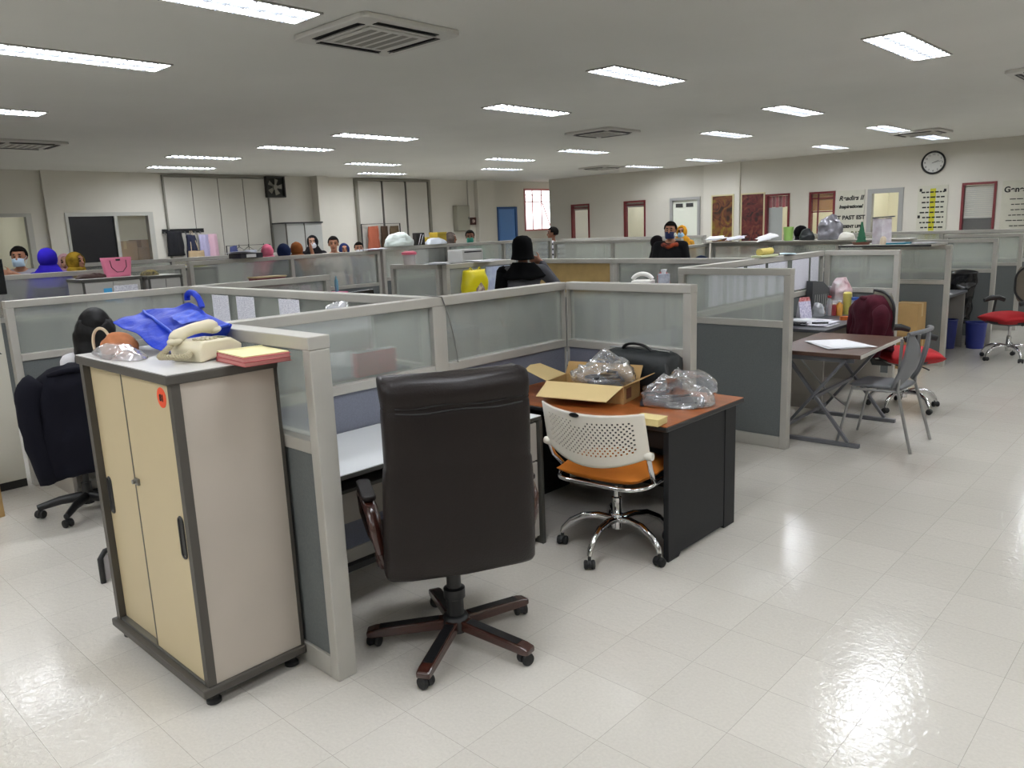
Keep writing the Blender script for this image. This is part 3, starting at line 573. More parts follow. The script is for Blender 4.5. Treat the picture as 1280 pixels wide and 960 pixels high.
# blue zip bag: a soft box-like pad lying askew, its long gusset facing the doors of the cabinet
bag = T('blue_bag', 'shiny royal blue zip bag lying on the cabinet top', 'bag', (-3.16, 1.34, ZC))
BLU = mat('royal_blue_nylon', '#1537b8', .5, spec=.35, bump=.35, bscale=30, var=.08)
K = [Vector(p)-Vector((-3.16,1.34,ZC)) for p in ((-3.53,1.25,1.378),(-3.56,1.4,1.41),(-3.32,1.5,1.448),(-2.89,1.49,1.37),(-3.07,1.33,1.325),(-3.06,1.265,1.272),(-2.99,1.475,1.275),(-3.3,1.48,1.265))]
g = G(); FC = ((K[1],K[2],K[3],K[4]),(K[0],K[1],K[4],K[5]),(K[4],K[3],K[6],K[5]),(K[3],K[2],K[7],K[6]),(K[2],K[1],K[0],K[7]),(K[0],K[5],K[6],K[7]))
for q in FC: g.grid(lambda u, v, q=q: (q[0]*(1-u)+q[1]*u)*(1-v)+(q[3]*(1-u)+q[2]*u)*v, 22, 22)
cen = sum(K, Vector())/8
for i, v in enumerate(g.v):
    w = noise.noise_vector(v*6.5+Vector((3,1,2)))*.016+noise.noise_vector(v*17+Vector((9,4,2)))*.009+noise.noise_vector(v*42)*.0025
    z = v.z; v = v+w; v.z = max(v.z, .004); g.v[i] = v
me = g.mesh('body', BLU, True); bm = bmesh.new(); bm.from_mesh(me); bmesh.ops.remove_doubles(bm, verts=bm.verts, dist=.0012)
for _ in range(3): bmesh.ops.smooth_vert(bm, verts=bm.verts, factor=.5, use_axis_x=True, use_axis_y=True, use_axis_z=True)
bmesh.ops.recalc_face_normals(bm, faces=bm.faces); bm.to_mesh(me); bm.free(); ob('body', me, bag)
def mix(a, b, t): return K[a]*(1-t)+K[b]*t
P('piping', G().tube([mix(1,4,t/16)+Vector((0,-.004,.006))+noise.noise_vector(mix(1,4,t/16)*6.5+Vector((3,1,2)))*.016 for t in range(1,17)]+[mix(4,3,t/10)+Vector((0,0,.004))+noise.noise_vector(mix(4,3,t/10)*6.5+Vector((3,1,2)))*.014 for t in range(1,10)], .006, 8), mat('blue_piping', '#2a50cc', .45), bag, smooth=True)
P('carry_loop', G().tube(bez(mix(2,3,-.02),K[2]+Vector((-.02,.0,.05)),K[2]+Vector((.1,.0,.055)),mix(2,3,.3),14), .013, 8), BLU, bag, smooth=True)
P('embossed_band', G().grid(lambda u, v: mix(1,4,.45+.3*u)*(1-(.25+.5*v))+mix(2,3,.35+.4*u)*(.25+.5*v)+Vector((0,0,.012)), 14, 10).rough(.006,30,4), mat('blue_emboss', '#1c40c4', .45, col2='#2c55d6', vscale=70), bag, smooth=True, auto=False)
# telephone
ph = T('telephone', 'cream corded desk telephone leaning against the blue bag', 'telephone', (-2.865, 1.345, ZC+.012), .27)
ph.rotation_euler = (.13, 0, .27)
PHM = mat('cream_phone_plastic', '#d9d0b4', .4, var=.02)
g = G().prism([(-.1,0),(.1,0),(.105,.02),(.06,.055),(-.08,.075),(-.1,.05)], -.08, .08, T=Matrix(((0,0,1,0),(1,0,0,0),(0,1,0,0),(0,0,0,1))))
body = P('body', g, PHM, ph, bevel=.008, seg=3)
SL = Matrix.Translation((0,0,.064)) @ Matrix.Rotation(-.143,4,'X')
g = G()
for i in range(3):
    for j in range(4): g.cb(SL @ Vector((.012+i*.02, -.055+j*.02, .004)), .014, .013, .008, rot=Matrix.Rotation(-.143,4,'X'))
P('key', g, mat('phone_keys', '#b9b196', .5), body, bevel=.002); P('display', G().cb(SL @ Vector((.03,.045,.003)), .06, .022, .004, rot=Matrix.Rotation(-.143,4,'X')), mat('phone_display', '#7f826f', .3), body)
hs = G().tube(bez((-.045,-.105,.083),(-.045,-.06,.106),(-.045,.05,.108),(-.045,.1,.082),12), [.016,.02,.022,.02,.018,.018,.018,.018,.018,.02,.022,.021,.017], 12, flat=1.25)
hs.ell((-.045,-.095,.078), .026,.03,.016).ell((-.045,.092,.074), .026,.03,.016)
P('handset', hs, PHM, ph, smooth=True, auto=False)
pts = []
path = bez((-.045,-.115,.07),(-.05,-.17,.03),(-.1,-.16,.034),(-.02,-.15,.034),18)+bez((-.02,-.15,.034),(.05,-.145,.034),(.06,-.12,.034),(.02,-.1,.036),12)[1:]
for i in range(len(path)*14-14):
    k = i//14; t = (i % 14)/14; p = path[k].lerp(path[k+1], t); a = i/14*2*PI*3; tg = (path[k+1]-path[k]).normalized(); n1 = tg.orthogonal().normalized(); n2 = tg.cross(n1)
    pts.append(p+(n1*math.cos(a)+n2*math.sin(a))*.009)
P('cord', G().tube(pts, .0032, 5), mat('phone_cord', '#b5ab8e', .5), ph, smooth=True, label='coiled cord')
# notebooks
PNK = mat('pink_red_cover', '#b9575a', .6); PGE = mat('notebook_pages', '#cf8f8a', .8); YLW = mat('pale_yellow_cover', '#e0d7a2', .6)
def notebook(label, loc, rz, m, w=.24, d=.18, h=.016):
    o = T('notebook', label, 'notebook', loc, rz, None)
    P('cover', G().box(-w/2,-d/2,0,w/2,d/2,.002).box(-w/2,-d/2,h-.002,w/2,d/2,h).box(-w/2,-d/2,0,-w/2+.002,d/2,h), m, o, bevel=.0008)
    P('pages', G().box(-w/2+.002,-d/2+.004,.002,w/2-.004,d/2-.004,h-.002), PGE, o); return o
notebook('bottom pink red notebook of the stack beside the telephone', (-2.63,1.405,ZC), -.06, PNK)
notebook('upper pink red notebook in the stack beside the telephone', (-2.622,1.402,ZC+.0165), -.1, PNK)
o = P('yellow_pad', G().box(-.118,-.086,0,.112,.086,.004).box(-.118,-.086,0,-.1,.086,.006), YLW, bevel=.001); o.location = (-2.625,1.402,ZC+.033); o.rotation_euler = (0,0,-.08); tag(o, 'pale yellow pad lying on top of the pink notebooks', 'pad')
# plastic bag with orange content
FILM = clearfilm('clear_plastic_film', gloss=.3, milky=.1)
def crumple(name, label, loc, w, d, h, seed, m=FILM, cat='bag', rz=0, am=.03, pwr=.5, group=None):
    g = G()
    def fn(u, v):
        a = 2*PI*u; r = (1-v**2.2)**pwr if v < 1 else 0; return Vector((w/2*math.cos(a)*max(r,.02), d/2*math.sin(a)*max(r,.02), h*v))
    g.grid(fn, 44, 18, closeu=True); g.f.append(tuple(range(43,-1,-1))); g.m.append(0)
    for i, v in enumerate(g.v):
        k = min(1, v.z/h*3+.15); g.v[i] = v+noise.noise_vector(v*11+Vector((seed,)*3))*am*k+noise.noise_vector(v*31+Vector((seed,)*3))*am*.42*k
        if g.v[i].z < .002: g.v[i].z = .002
    o = P(name, g, m, smooth=True, auto=False); o.location = loc; o.rotation_euler = (0,0,rz); tag(o, label, cat, group); return o
crumple('plastic_bag', 'thin clear plastic bag spread on the cabinet top in front of the blue bag', (-3.24,1.165,ZC), .4, .14, .05, 3, clearfilm('milky_film', gloss=.25, milky=.35), am=.02)
crumple('paper_pouch', 'orange brown cloth pouch half under the blue bag', (-3.36,1.21,ZC), .2, .13, .085, 8, mat('orange_cloth', '#b9744a', .8, var=.15, vscale=20), cat='pouch', am=.014)
o = P('handle_loop', G().tube(bez((-.06,0,0),(-.09,0,.1),(.03,0,.14),(.05,0,.03),14), .006, 8), mat('beige_strap', '#cbb79a', .7), smooth=True); o.location = (-3.42,1.17,ZC+.006); o.rotation_euler = (0,0,.3); tag(o, 'beige strap loop standing up at the left end of the cabinet top', 'strap')
# ================================================================ white desk and executive chair
dk = T('white_desk', 'white topped desk with a three drawer pedestal behind the leather chair', 'desk', (-2.95, 2.3, 0))
WT = mat('white_desk_top', '#dfe1e2', .3); DG = mat('dark_desk_edge', '#45443f', .5); GP = mat('desk_grey_panel', '#a29c93', .5)
P('top', G().box(-.31,-.7,.695,.29,.73,.715), DG, dk, bevel=.003); P('top_surface', G().box(-.308,-.698,.7145,.288,.728,.7185), WT, dk)
P('side_panel', G().box(-.3,-.69,0,.27,-.66,.695), GP, dk); P('side_panel', G().box(-.3,.7,0,.3,.725,.695), DG, dk, bevel=.003, label='dark end panel beside the drawers')
P('modesty_panel', G().box(-.3,-.66,.25,-.28,.7,.695), GP, dk)
ped = P('pedestal', G().box(-.28,.36,.03,.262,.695,.69), GP, dk)
for k in range(3):
    dr = P('drawer', G().box(.263,.365,.05+k*.215,.285,.692,.255+k*.215), mat('drawer_front', '#aaa59d', .45), dk, bevel=.003)
    if k == 2: P('lock', G().lathe([(0,.285),(.012,.285),(.012,.292),(0,.292)], (0,.62,.62), axis='X', n=14), BLK, dr)
    P('pull', G().box(.262,.38,.248+k*.215,.28,.68,.258+k*.215), DG, dr)
P('foot_rail', G().box(-.1,-.66,.1,-.06,.36,.13), BLK, dk); P('keyboard_tray', G().box(-.05,-.6,.6,.2,.3,.615), DG, dk)
def caster(par, x, y, r=.03, rz=0, body=BLK):
    c = P('caster', G().cyl((x,y,r*1.2),(x,y,r*2.6),.009,n=10).prism([(r*1.02*math.cos(a*PI/10), r*1.02*math.sin(a*PI/10)) for a in range(-1,12)], -.008, .008, T=Matrix.Translation((x,y,r)) @ Matrix.Rotation(rz,4,'Z') @ Matrix.Rotation(PI/2,4,'X')), body, par, smooth=True)
    for s in (-1, 1):
        P('wheel', G().lathe([(0,-.01),(r*.6,-.011),(r*.9,-.008),(r,0),(r*.9,.008),(r*.6,.011),(0,.01)], n=18, axis='Y').xf(Matrix.Translation((x,y,r)) @ Matrix.Rotation(rz,4,'Z') @ Matrix.Translation((0,s*.018,0))), BLKR, c, smooth=True)
    return c
LEA = mat('brown_black_leather', '#191210', .42, spec=.3, bump=.12, bscale=130, var=.08); WD = mat('dark_mahogany', '#3a1d16', .22, coat=.5)
ch = T('executive_chair', 'large brown-black leather executive chair with its back to the camera', 'chair', (-2.27, 2.0, 0), math.radians(60))
BW = -math.radians(60)
for k in range(5):
    a = math.radians(9+72*k)+BW; c, s = math.cos(a), math.sin(a)
    pr = [(.03,.115),(.34,.085),(.375,.075),(.375,.05),(.35,.045),(.03,.07)]
    M = Matrix.Rotation(a,4,'Z') @ Matrix(((1,0,0,0),(0,0,1,0),(0,1,0,0),(0,0,0,1)))
    arm = P('base_arm', G().prism(pr, -.028, .028, T=M), WD, ch, bevel=.008, seg=3); P('arm_inlay', G().prism([(.07,.1115),(.32,.0875),(.32,.0895),(.07,.1135)], -.02, .02, T=M), BLK, arm)
    caster(ch, .345*c, .345*s, .027, a+1.2)
P('hub', G().lathe([(0,.06),(.055,.06),(.06,.1),(.05,.125),(.036,.13),(.036,.2),(.045,.205),(.045,.245),(.03,.25),(.03,.38),(0,.38)], n=24), BLK, ch, smooth=True)
P('mechanism', G().box(-.1,-.12,.36,.1,.12,.4), BLK, ch, bevel=.01)
P('tilt_lever', G().tube([(.09,.02,.37),(.2,.02,.36),(.24,.02,.35)], .007), STEEL, ch, smooth=True)
def cushion(w, d, h, n=18, p=4, crown=.25):
    g = G()
    def f(side):
        def fn(u, v):
            x, y = 2*u-1, 2*v-1; e = max(0, (1-abs(x)**p)*(1-abs(y)**p))**.38; q = .93+.07*(1-abs(x*y)); return Vector((x*w/2*q, y*d/2*q, side*h/2*e*(1+crown*(1-x*x-y*y) if side > 0 else 1)))
        return fn
    g.grid(f(1), n, n); g.grid(f(-1), n, n); k = (n+1)**2
    per = [i for i in range(n+1)]+[(j+1)*(n+1)-1 for j in range(1, n+1)]+[n*(n+1)+i for i in range(n-1, -1, -1)]+[j*(n+1) for j in range(n-1, 0, -1)]
    for a, b in zip(per, per[1:]+per[:1]): g.f.append((a, b, b+k, a+k)); g.m.append(0)
    return g
P('seat', cushion(.54,.52,.15).xf(Matrix.Translation((0,.06,.47))), LEA, ch, smooth=True, auto=False)
# backrest: loft of rounded rectangles
def exec_back():
    g = G(); rows = [(0,.285,.03,0),(.008,.292,.05,0),(.03,.298,.062,0),(.15,.296,.066,0),(.35,.29,.066,0),(.5,.286,.064,0),(.565,.281,.062,0),(.58,.276,.06,0),(.6,.277,.062,0),(.7,.277,.064,0),(.8,.277,.066,0),(.845,.276,.063,0),(.855,.274,.058,0),(.865,.276,.064,0),(.87,.274,.058,0),(.88,.276,.066,0),(.94,.28,.075,.012),(.975,.28,.07,.02),(.99,.278,.055,.022),(1,.272,.035,.022)]
    n = 40
    for t, w, d, yo in rows:
        z = .405+t*.79; yb = -.215-.06*(t-.3)*1.0-.02*math.sin(PI*t)+yo
        for j in range(n):
            a = 2*PI*j/n; ca, sa = math.cos(a), math.sin(a); ex = .2
            x = w*math.copysign(abs(ca)**ex, ca); y = d*math.copysign(abs(sa)**(.55), sa)
            wr = 0
            if t > .9: wr = .011*noise.noise(Vector((x*26, y*8, 3)))
            g.v.append(Vector((x, yb+y+wr+.03*(x/.28)**2, z+.006*noise.noise(Vector((x*5,y*5,t*3)))+(.018*noise.noise(Vector((x*24,y*9,1))) if t > .93 else 0))))
    k = len(rows); g.f = [(i*n+j, i*n+(j+1) % n, (i+1)*n+(j+1) % n, (i+1)*n+j) for i in range(k-1) for j in range(n)]+[tuple(range(n-1,-1,-1)), tuple((k-1)*n+j for j in range(n))]; g.m = [0]*len(g.f)
    return g
P('backrest', exec_back(), LEA, ch, smooth=True, auto=False)
SEAMM = mat('leather_seam', '#0c0908', .6)
for t, d_ in ((.845,.063),(.87,.06)):
    P('seam', G().tube([(-.235+.47*i/16, -.215-.06*(t-.3)-.02*math.sin(PI*t)-d_*.985+.03*((-.235+.47*i/16)/.28)**2+(.012 if t > .9 else 0), .405+t*.79+.004*math.sin(i*.7+t*40)) for i in range(17)], .0045, 6, flat=.6), SEAMM, ch, smooth=True)
for s in (-1, 1):
    P('armrest', G().tube([(s*.3,-.12,.5),(s*.315,-.13,.58),(s*.32,-.12,.645),(s*.325,-.06,.67),(s*.325,.12,.67),(s*.325,.18,.64),(s*.32,.2,.56),(s*.3,.16,.47),(s*.27,.1,.42)], [.024,.028,.03,.03,.03,.028,.026,.024,.024], 10, flat=.75), WD, ch, smooth=True)
    P('arm_pad', G().prism(rrect(.055,.24,.022), 0, .02, T=Matrix.Translation((s*.325,.04,.692))), LEA, ch, bevel=.006)
    P('arm_bracket', G().box(min(s*.2,s*.31),-.05,.41,max(s*.2,s*.31),.05,.43), WD, ch); P('arm_bracket', G().tube([(s*.3,-.12,.5),(s*.29,-.1,.44),(s*.25,-.04,.42)], .022, 10), WD, ch, smooth=True)
# loose cable over the partition
o = P('loose_cable', G().tube([(-3.36,2.87,1.35),(-3.30,2.87,1.347),(-3.255,2.9,1.34),(-3.247,2.93,1.25),(-3.246,2.97,1.1),(-3.246,2.985,1.0),(-3.247,2.99,.96)], .004, 8), mat('grey_cable', '#6d6b66', .5), smooth=True); tag(o, 'thin grey cable hanging over the partition post above the leather chair', 'cable')
# ================================================================ brown desk, white perforated chair
dk = T('brown_desk', 'brown topped desk with black side panels behind the white perforated chair', 'desk', (-2.6, 3.58, 0))
BRN = mat('reddish_brown_veneer', '#a05a2b', .35, var=.12, vscale=3.5, stretch=(1,7,1)); BLP = mat('black_desk_panel', '#1d1e20', .55, spec=.3, var=.05, vscale=30)
P('top', G().box(-.65,-.4,.69,.62,.41,.716), BLK, dk, bevel=.008, seg=3); P('top_surface', G().box(-.648,-.395,.7155,.615,.405,.7195), BRN, dk)
P('side_panel', G().box(.58,-.37,.02,.61,.2,.69).prism([(-.37,0),(-.27,0),(-.25,.02),(-.37,.02)], .58, .61, T=Matrix(((0,0,1,0),(1,0,0,0),(0,1,0,0),(0,0,0,1)))), BLP, dk, bevel=.002, label='black right end panel')
P('leg_panel', G().box(.55,.21,0,.61,.33,.69), BLP, dk, bevel=.003); P('side_panel', G().box(-.6,-.33,0,-.57,.3,.69), BLP, dk, bevel=.002)
P('modesty_panel', G().box(-.57,.12,.2,.58,.14,.69), BLP, dk); P('drawer_box', G().box(.1,-.3,.57,.575,.1,.685), BLP, dk, bevel=.003)
wc = T('perforated_chair', 'white perforated back swivel chair with an orange seat at the brown desk', 'chair', (-2.30, 3.2, 0), math.radians(5))
def chrome_base(root, r=.3, off=0, z=.17, rw=.026, m=CHROME):
    for k in range(5):
        a = off+k*2*PI/5; c, s = math.cos(a), math.sin(a)
        P('base_leg', G().tube([(q*c,q*s,h) for q, h in ((.02,z),(.1,z+.012),(.18,z+.005),(.25,z-.03),(r-.008,z-.075),(r,z-.1))], [.02,.019,.018,.017,.016,.013], 10), m, root, smooth=True)
        caster(root, r*c, r*s, .025, a+.6+k)
    P('gas_column', G().lathe([(0,z-.05),(.03,z-.05),(.032,z+.03),(.026,z+.035),(.026,z+.12),(.016,z+.125),(.016,.4),(0,.4)], n=20), m, root, smooth=True)
chrome_base(wc, .3, math.radians(-87))
P('seat_plate', G().box(-.1,-.1,.385,.1,.1,.41), BLK, wc, bevel=.01)
loop = rrect(.53,.46,.12,6)
P('seat_frame', G().tube([(x,y,.425+(.03*(y+.23) if True else 0)) for x, y in loop], .011, 8, True), CHROME, wc, smooth=True)
P('seat', cushion(.5,.46,.1,18,2.6).xf(Matrix.Translation((0,.0,.47))), mat('orange_fabric', '#bd6b12', .8, bump=.15, bscale=250, var=.04), wc, smooth=True, auto=False)
WPL = mat('off_white_plastic', '#dcd6c8', .4)
def perf_back():
    g = G(); nu, nv = 46, 20
    def pos(u, v):
        x = (u-.5)*.6; bow = .075*(2*abs(u-.5))**2; lo = -.075*(1-(2*(u-.5))**2)-.0; top = .225+.02*(1-(2*(u-.5))**2)*-1
        taper = 1-.02*v; zz = lo*(1-v)+top*v
        return Vector((x*taper, -.26+bow-.05*v, .6+zz))
    for j in range(nv):
        for i in range(nu):
            u0, u1, v0, v1 = i/nu, (i+1)/nu, j/nv, (j+1)/nv
            q = [pos(u0,v0), pos(u1,v0), pos(u1,v1), pos(u0,v1)]
            hole = 4 <= i < nu-4 and 4 <= j < nv-3 and (i+j) % 2 == 0 and not (abs(i-nu*.43) < 3 and j > nv-6)
            if hole:
                c = sum(q, Vector())/4; inner = [c+(p-c)*.76 for p in q]
                g.add(q+inner, [(0,1,5,4),(1,2,6,5),(2,3,7,6),(3,0,4,7)])
            else: g.add(q, [(0,1,2,3)])
    return g
g = perf_back(); me = g.mesh('backrest', WPL, True); bm = bmesh.new(); bm.from_mesh(me); bmesh.ops.remove_doubles(bm, verts=bm.verts, dist=.0005); bmesh.ops.recalc_face_normals(bm, faces=bm.faces); bm.to_mesh(me); bm.free()
bo = ob('backrest', me, wc); md = bo.modifiers.new('thickness', 'SOLIDIFY'); md.thickness = .005; md.offset = 0; bo['label'] = 'perforated white back with a small grip slot'
P('grip_slot', G().prism([(.028*math.cos(a*PI/10), .011*math.sin(a*PI/10)) for a in range(20)], -.004, .004, T=Matrix.Translation((-.05,-.31,.795)) @ Matrix.Rotation(PI/2+.25,4,'X')), BLK, bo)
for s in (-1, 1):
    P('back_support', G().tube([(s*.29,-.19,.6),(s*.285,-.16,.53),(s*.265,-.08,.44),(s*.25,.02,.425)], .014, 10), CHROME, wc, smooth=True)
    P('pivot_cap', G().lathe([(0,-.02),(.018,-.02),(.022,0),(.018,.02),(0,.02)], (s*.295,-.19,.605), 16, axis='X'), WPL, wc, smooth=True)
# things on the brown desk
ZD = .72
bx = T('open_box', 'open brown cardboard box with spread flaps on the brown desk', 'box', (-2.7, 3.54, ZD), math.radians(12))
a, b, h = .24, .12, .1
CI = mat('box_inside', '#d6bd88', .8)
P('body', G().box(-a,-b,0,a,b,.004).box(-a,-b,.004,-a+.004,b,h).box(a-.004,-b,.004,a,b,h).box(-a+.004,-b,.004,a-.004,-b+.004,h).box(-a+.004,b-.004,.004,a-.004,b,h), CARD, bx)
P('flap', G().add([(-a,-b,h),(a,-b,h),(a-.03,-b-.17,h-.055),(-a+.02,-b-.17,h-.055)], [(0,1,2,3)]), CI, bx, solid=.004)
P('flap', G().add([(-a,-b,h),(-a,b,h),(-a-.16,b-.03,h+.06),(-a-.19,b-.1,h+.06),(-a-.17,-b+.04,h+.05)], [(0,1,2,3,4)]), CI, bx, solid=.004)
P('flap', G().add([(-a,b,h),(a,b,h),(a,b+.05,h+.07),(-a,b+.05,h+.07)], [(0,1,2,3)]), CARD, bx, solid=.004)
P('flap', G().add([(a,-b,h),(a,b,h),(a+.09,b,h+.04),(a+.09,-b,h+.04)], [(0,1,2,3)]), CARD, bx, solid=.004)
P('printed_label', G().box(a+.0003,-.08,.02,a+.0012,-.01,.08), mat('brown_print', '#7a4a34', .7), bx)
o = P('cable_bundle', G().tube([(.2*math.cos(i*.9)*(.5+.02*i % .4)*.7, .08*math.sin(i*.9), .03+.004*i) for i in range(24)], .009, 8), BLK, smooth=True); o.location = (-2.64,3.58,ZD+.015); o.rotation_euler = (0,0,.24); tag(o, 'black cable bundle lying inside the open cardboard box', 'cable')
crumple('plastic_bag', 'puffed clear plastic bag bulging out of the open cardboard box', (-2.66,3.58,ZD+.085), .38, .2, .17, 21, clearfilm('crinkled_film', gloss=.45, milky=.16), am=.055, rz=.24, pwr=.7)
o = T('device_in_bag', 'flat dark electronic device sealed in the plastic bag at the desk edge', 'device', (-2.22,3.62,ZD), math.radians(28))
P('body', G().box(-.17,-.075,.002,.17,.075,.03), mat('dark_grey_plastic', '#2f3136', .35), o, bevel=.006); P('panel', G().box(-.1,-.05,.03,.05,.05,.045), mat('grey_plastic', '#46484c', .4), o, bevel=.004); P('cable', G().tube([(-.16,.05,.05),(-.1,.02,.06),(-.05,-.04,.055),(0,-.05,.05),(.1,.03,.05)], .006, 8), BLK, o, smooth=True)
crumple('plastic_bag', 'crumpled clear plastic bag wrapped round the dark device on the desk', (-2.2,3.64,ZD), .42, .25, .19, 33, clearfilm('crinkled_film', gloss=.45, milky=.16), am=.065, rz=math.radians(28), pwr=.75)
tb = T('travel_bag', 'black soft travel bag with a top handle against the short partition', 'bag', (-2.6, 3.885, ZD), 0); tb.scale = (1.05, 1.1, 1.2)
BN = mat('black_nylon', '#1d2122', .55, bump=.2, bscale=60)
g = G().grid(lambda u, v: Vector((( .235*(1-(abs(2*v-1))**5*.0))*(2*v-1), (.095*abs(math.cos(2*PI*u))**.7*math.copysign(1,math.cos(2*PI*u)))*(1-.35*abs(2*v-1)**6), .105+.1*abs(math.sin(2*PI*u))**.7*math.copysign(1,math.sin(2*PI*u))*(1-.3*abs(2*v-1)**5))), 28, 16, closeu=True)
g.f += [tuple(range(27,-1,-1)), tuple(16*28+j for j in range(28))]; g.m += [0,0]; g.rough(.008,9,4); P('body', g, BN, tb, smooth=True, auto=False)
P('handle', G().tube(bez((-.1,-.03,.2),(-.08,-.05,.245),(.06,-.05,.245),(.09,-.03,.2),14), .012, 8, flat=.6), BLK, tb, smooth=True)
P('strap', G().tube([(.2,-.06,.16),(.235,-.09,.1),(.235,-.09,.02),(.2,-.11,.008),(.1,-.115,.008)], .01, 8, flat=.4), BLK, tb, smooth=True); P('zip', G().tube([(-.2,-.02,.203),(0,-.03,.212),(.2,-.02,.203)], .004, 6), STEEL, tb, smooth=True)
o = T('black_wallet', 'flat black case at the back left of the brown desk', 'case', (-3.14, 3.82, ZD), .1); P('body', G().box(-.09,-.06,0,.09,.06,.028), BLK, o, bevel=.006); P('strap', G().box(-.02,-.062,-.0,.02,.062,.03), BLKR, o)
o = T('small_carton', 'small pale yellow box overhanging the front corner of the brown desk', 'box', (-2.09, 3.2, ZD), .08); P('body', G().box(-.07,-.05,0,.07,.05,.034), mat('pale_yellow_card', '#d9c68a', .6), o, bevel=.003); P('flap', G().box(-.072,-.052,.034,.072,.05,.036), mat('pale_yellow_card', '#d9c68a', .6), o)
# ================================================================ RIGHT: folding table, chairs, desk, bins
ft = T('folding_table', 'brown folding table on crossed grey steel legs beside the aisle', 'table', (-2.33, 6.24, 0), math.radians(2))
DB = mat('dark_brown_board', '#5d4438', .35, var=.1, vscale=6); GS = mat('dull_grey_steel', '#74757a', .4, .4)
P('top', G().box(-.3,-.55,.68,.36,.5,.71), DB, ft, bevel=.003); P('edge_strip', G().box(.361,-.55,.682,.366,.5,.708), mat('pale_edge_strip', '#c9c4bb', .4), ft)
P('apron', G().box(-.27,-.5,.64,.3,-.475,.68), GS, ft); P('apron', G().box(-.27,.43,.64,.3,.455,.68), GS, ft)
for y in (-.49, .42):
    P('leg', G().bar((-.25,y,.03),(.24,y,.66),.03,.02), GS, ft); P('leg', G().bar((.27,y+.035,.03),(-.22,y+.035,.66),.03,.02), GS, ft); P('foot_bar', G().box(-.33,y,0,.36,y+.04,.03), GS, ft, bevel=.004)
P('cross_bar', G().bar((0,-.47,.345),(0,.46,.345),.025,.025).bar((-.2,-.47,.1),(-.2,.44,.1),.02,.02), GS, ft); P('brace', G().tube([(-.1,-.47,.64),(-.05,.0,.3),(-.02,.4,.1)], .007, 8), STEEL, ft, smooth=True)
def sheets(label, loc, rz, n=2, w=.21, d=.297, m=PAPER, name='papers', h=.0015, cat='papers', group=None):
    o = T(name, label, cat, loc, rz, group); r = random.Random(n*7+int(abs(loc[0]*100)))
    for k in range(n):
        q = P('sheet', G().grid(lambda u, v: Vector(((u-.5)*w, (v-.5)*d, .004*math.sin(3*u+k)*u*v)), 6, 6), m, o, solid=.0008); q.location = (r.uniform(-.04,.04), r.uniform(-.04,.04), .0015+k*.004); q.rotation_euler = (0,0,r.uniform(-.4,.4))
    return o
sheets('two white sheets lying on the brown folding table', (-2.26,6.12,.711), .75, 3, w=.3, d=.42)
gc = T('stacking_chair', 'grey stacking chair with thin metal legs in front of the folding table', 'chair', (-1.86, 6.08, 0), math.radians(90))
GPL = mat('grey_chair_plastic', '#6c6d70', .45); ML = mat('chair_leg_metal', '#9a9a98', .3, .6)
# local +y faces the table (-x in the room)
P('seat', cushion(.4,.4,.03,14,6,.0).xf(Matrix.Translation((0,.05,.45))), GPL, gc, smooth=True, auto=False)
for s in (-1, 1):
    P('leg', G().tube([(s*.19,.2,.44),(s*.22,.29,.0)], .011, 8), ML, gc, smooth=True); P('leg', G().tube([(s*.2,-.13,.82),(s*.2,-.12,.44),(s*.24,-.24,0)], .012, 8), ML, gc, smooth=True)
P('seat_rail', G().tube([(-.19,.2,.435),(.19,.2,.435)], .009, 8).tube([(-.2,-.12,.435),(.2,-.12,.435)], .009, 8).tube([(-.2,.2,.43),(-.2,-.12,.43)], .009, 8).tube([(.2,.2,.43),(.2,-.12,.43)], .009, 8), ML, gc, smooth=True)
def sback(a, v): return Vector((.235*a, -.15+.07*a*a-.1*v-.02*math.sin(PI*v), .46+.4*v+.015*(1-a*a)*v))
g = G()
for s in (-1, 1):
    def bl(u, v, s=s):
        w = .2+.62*math.sin(PI*min(1, v*1.05))**1.1*(1-.35*v); return sback(s*(1-w*u), v)
    g.grid(bl, 8, 22)
P('backrest', g, GPL, gc, smooth=True, solid=.014, auto=False, label='grey curved back of two blades with an opening')
P('top_rail', G().tube([sback(a/8, 1) for a in range(-8, 9)], .016, 8), GPL, gc, smooth=True)
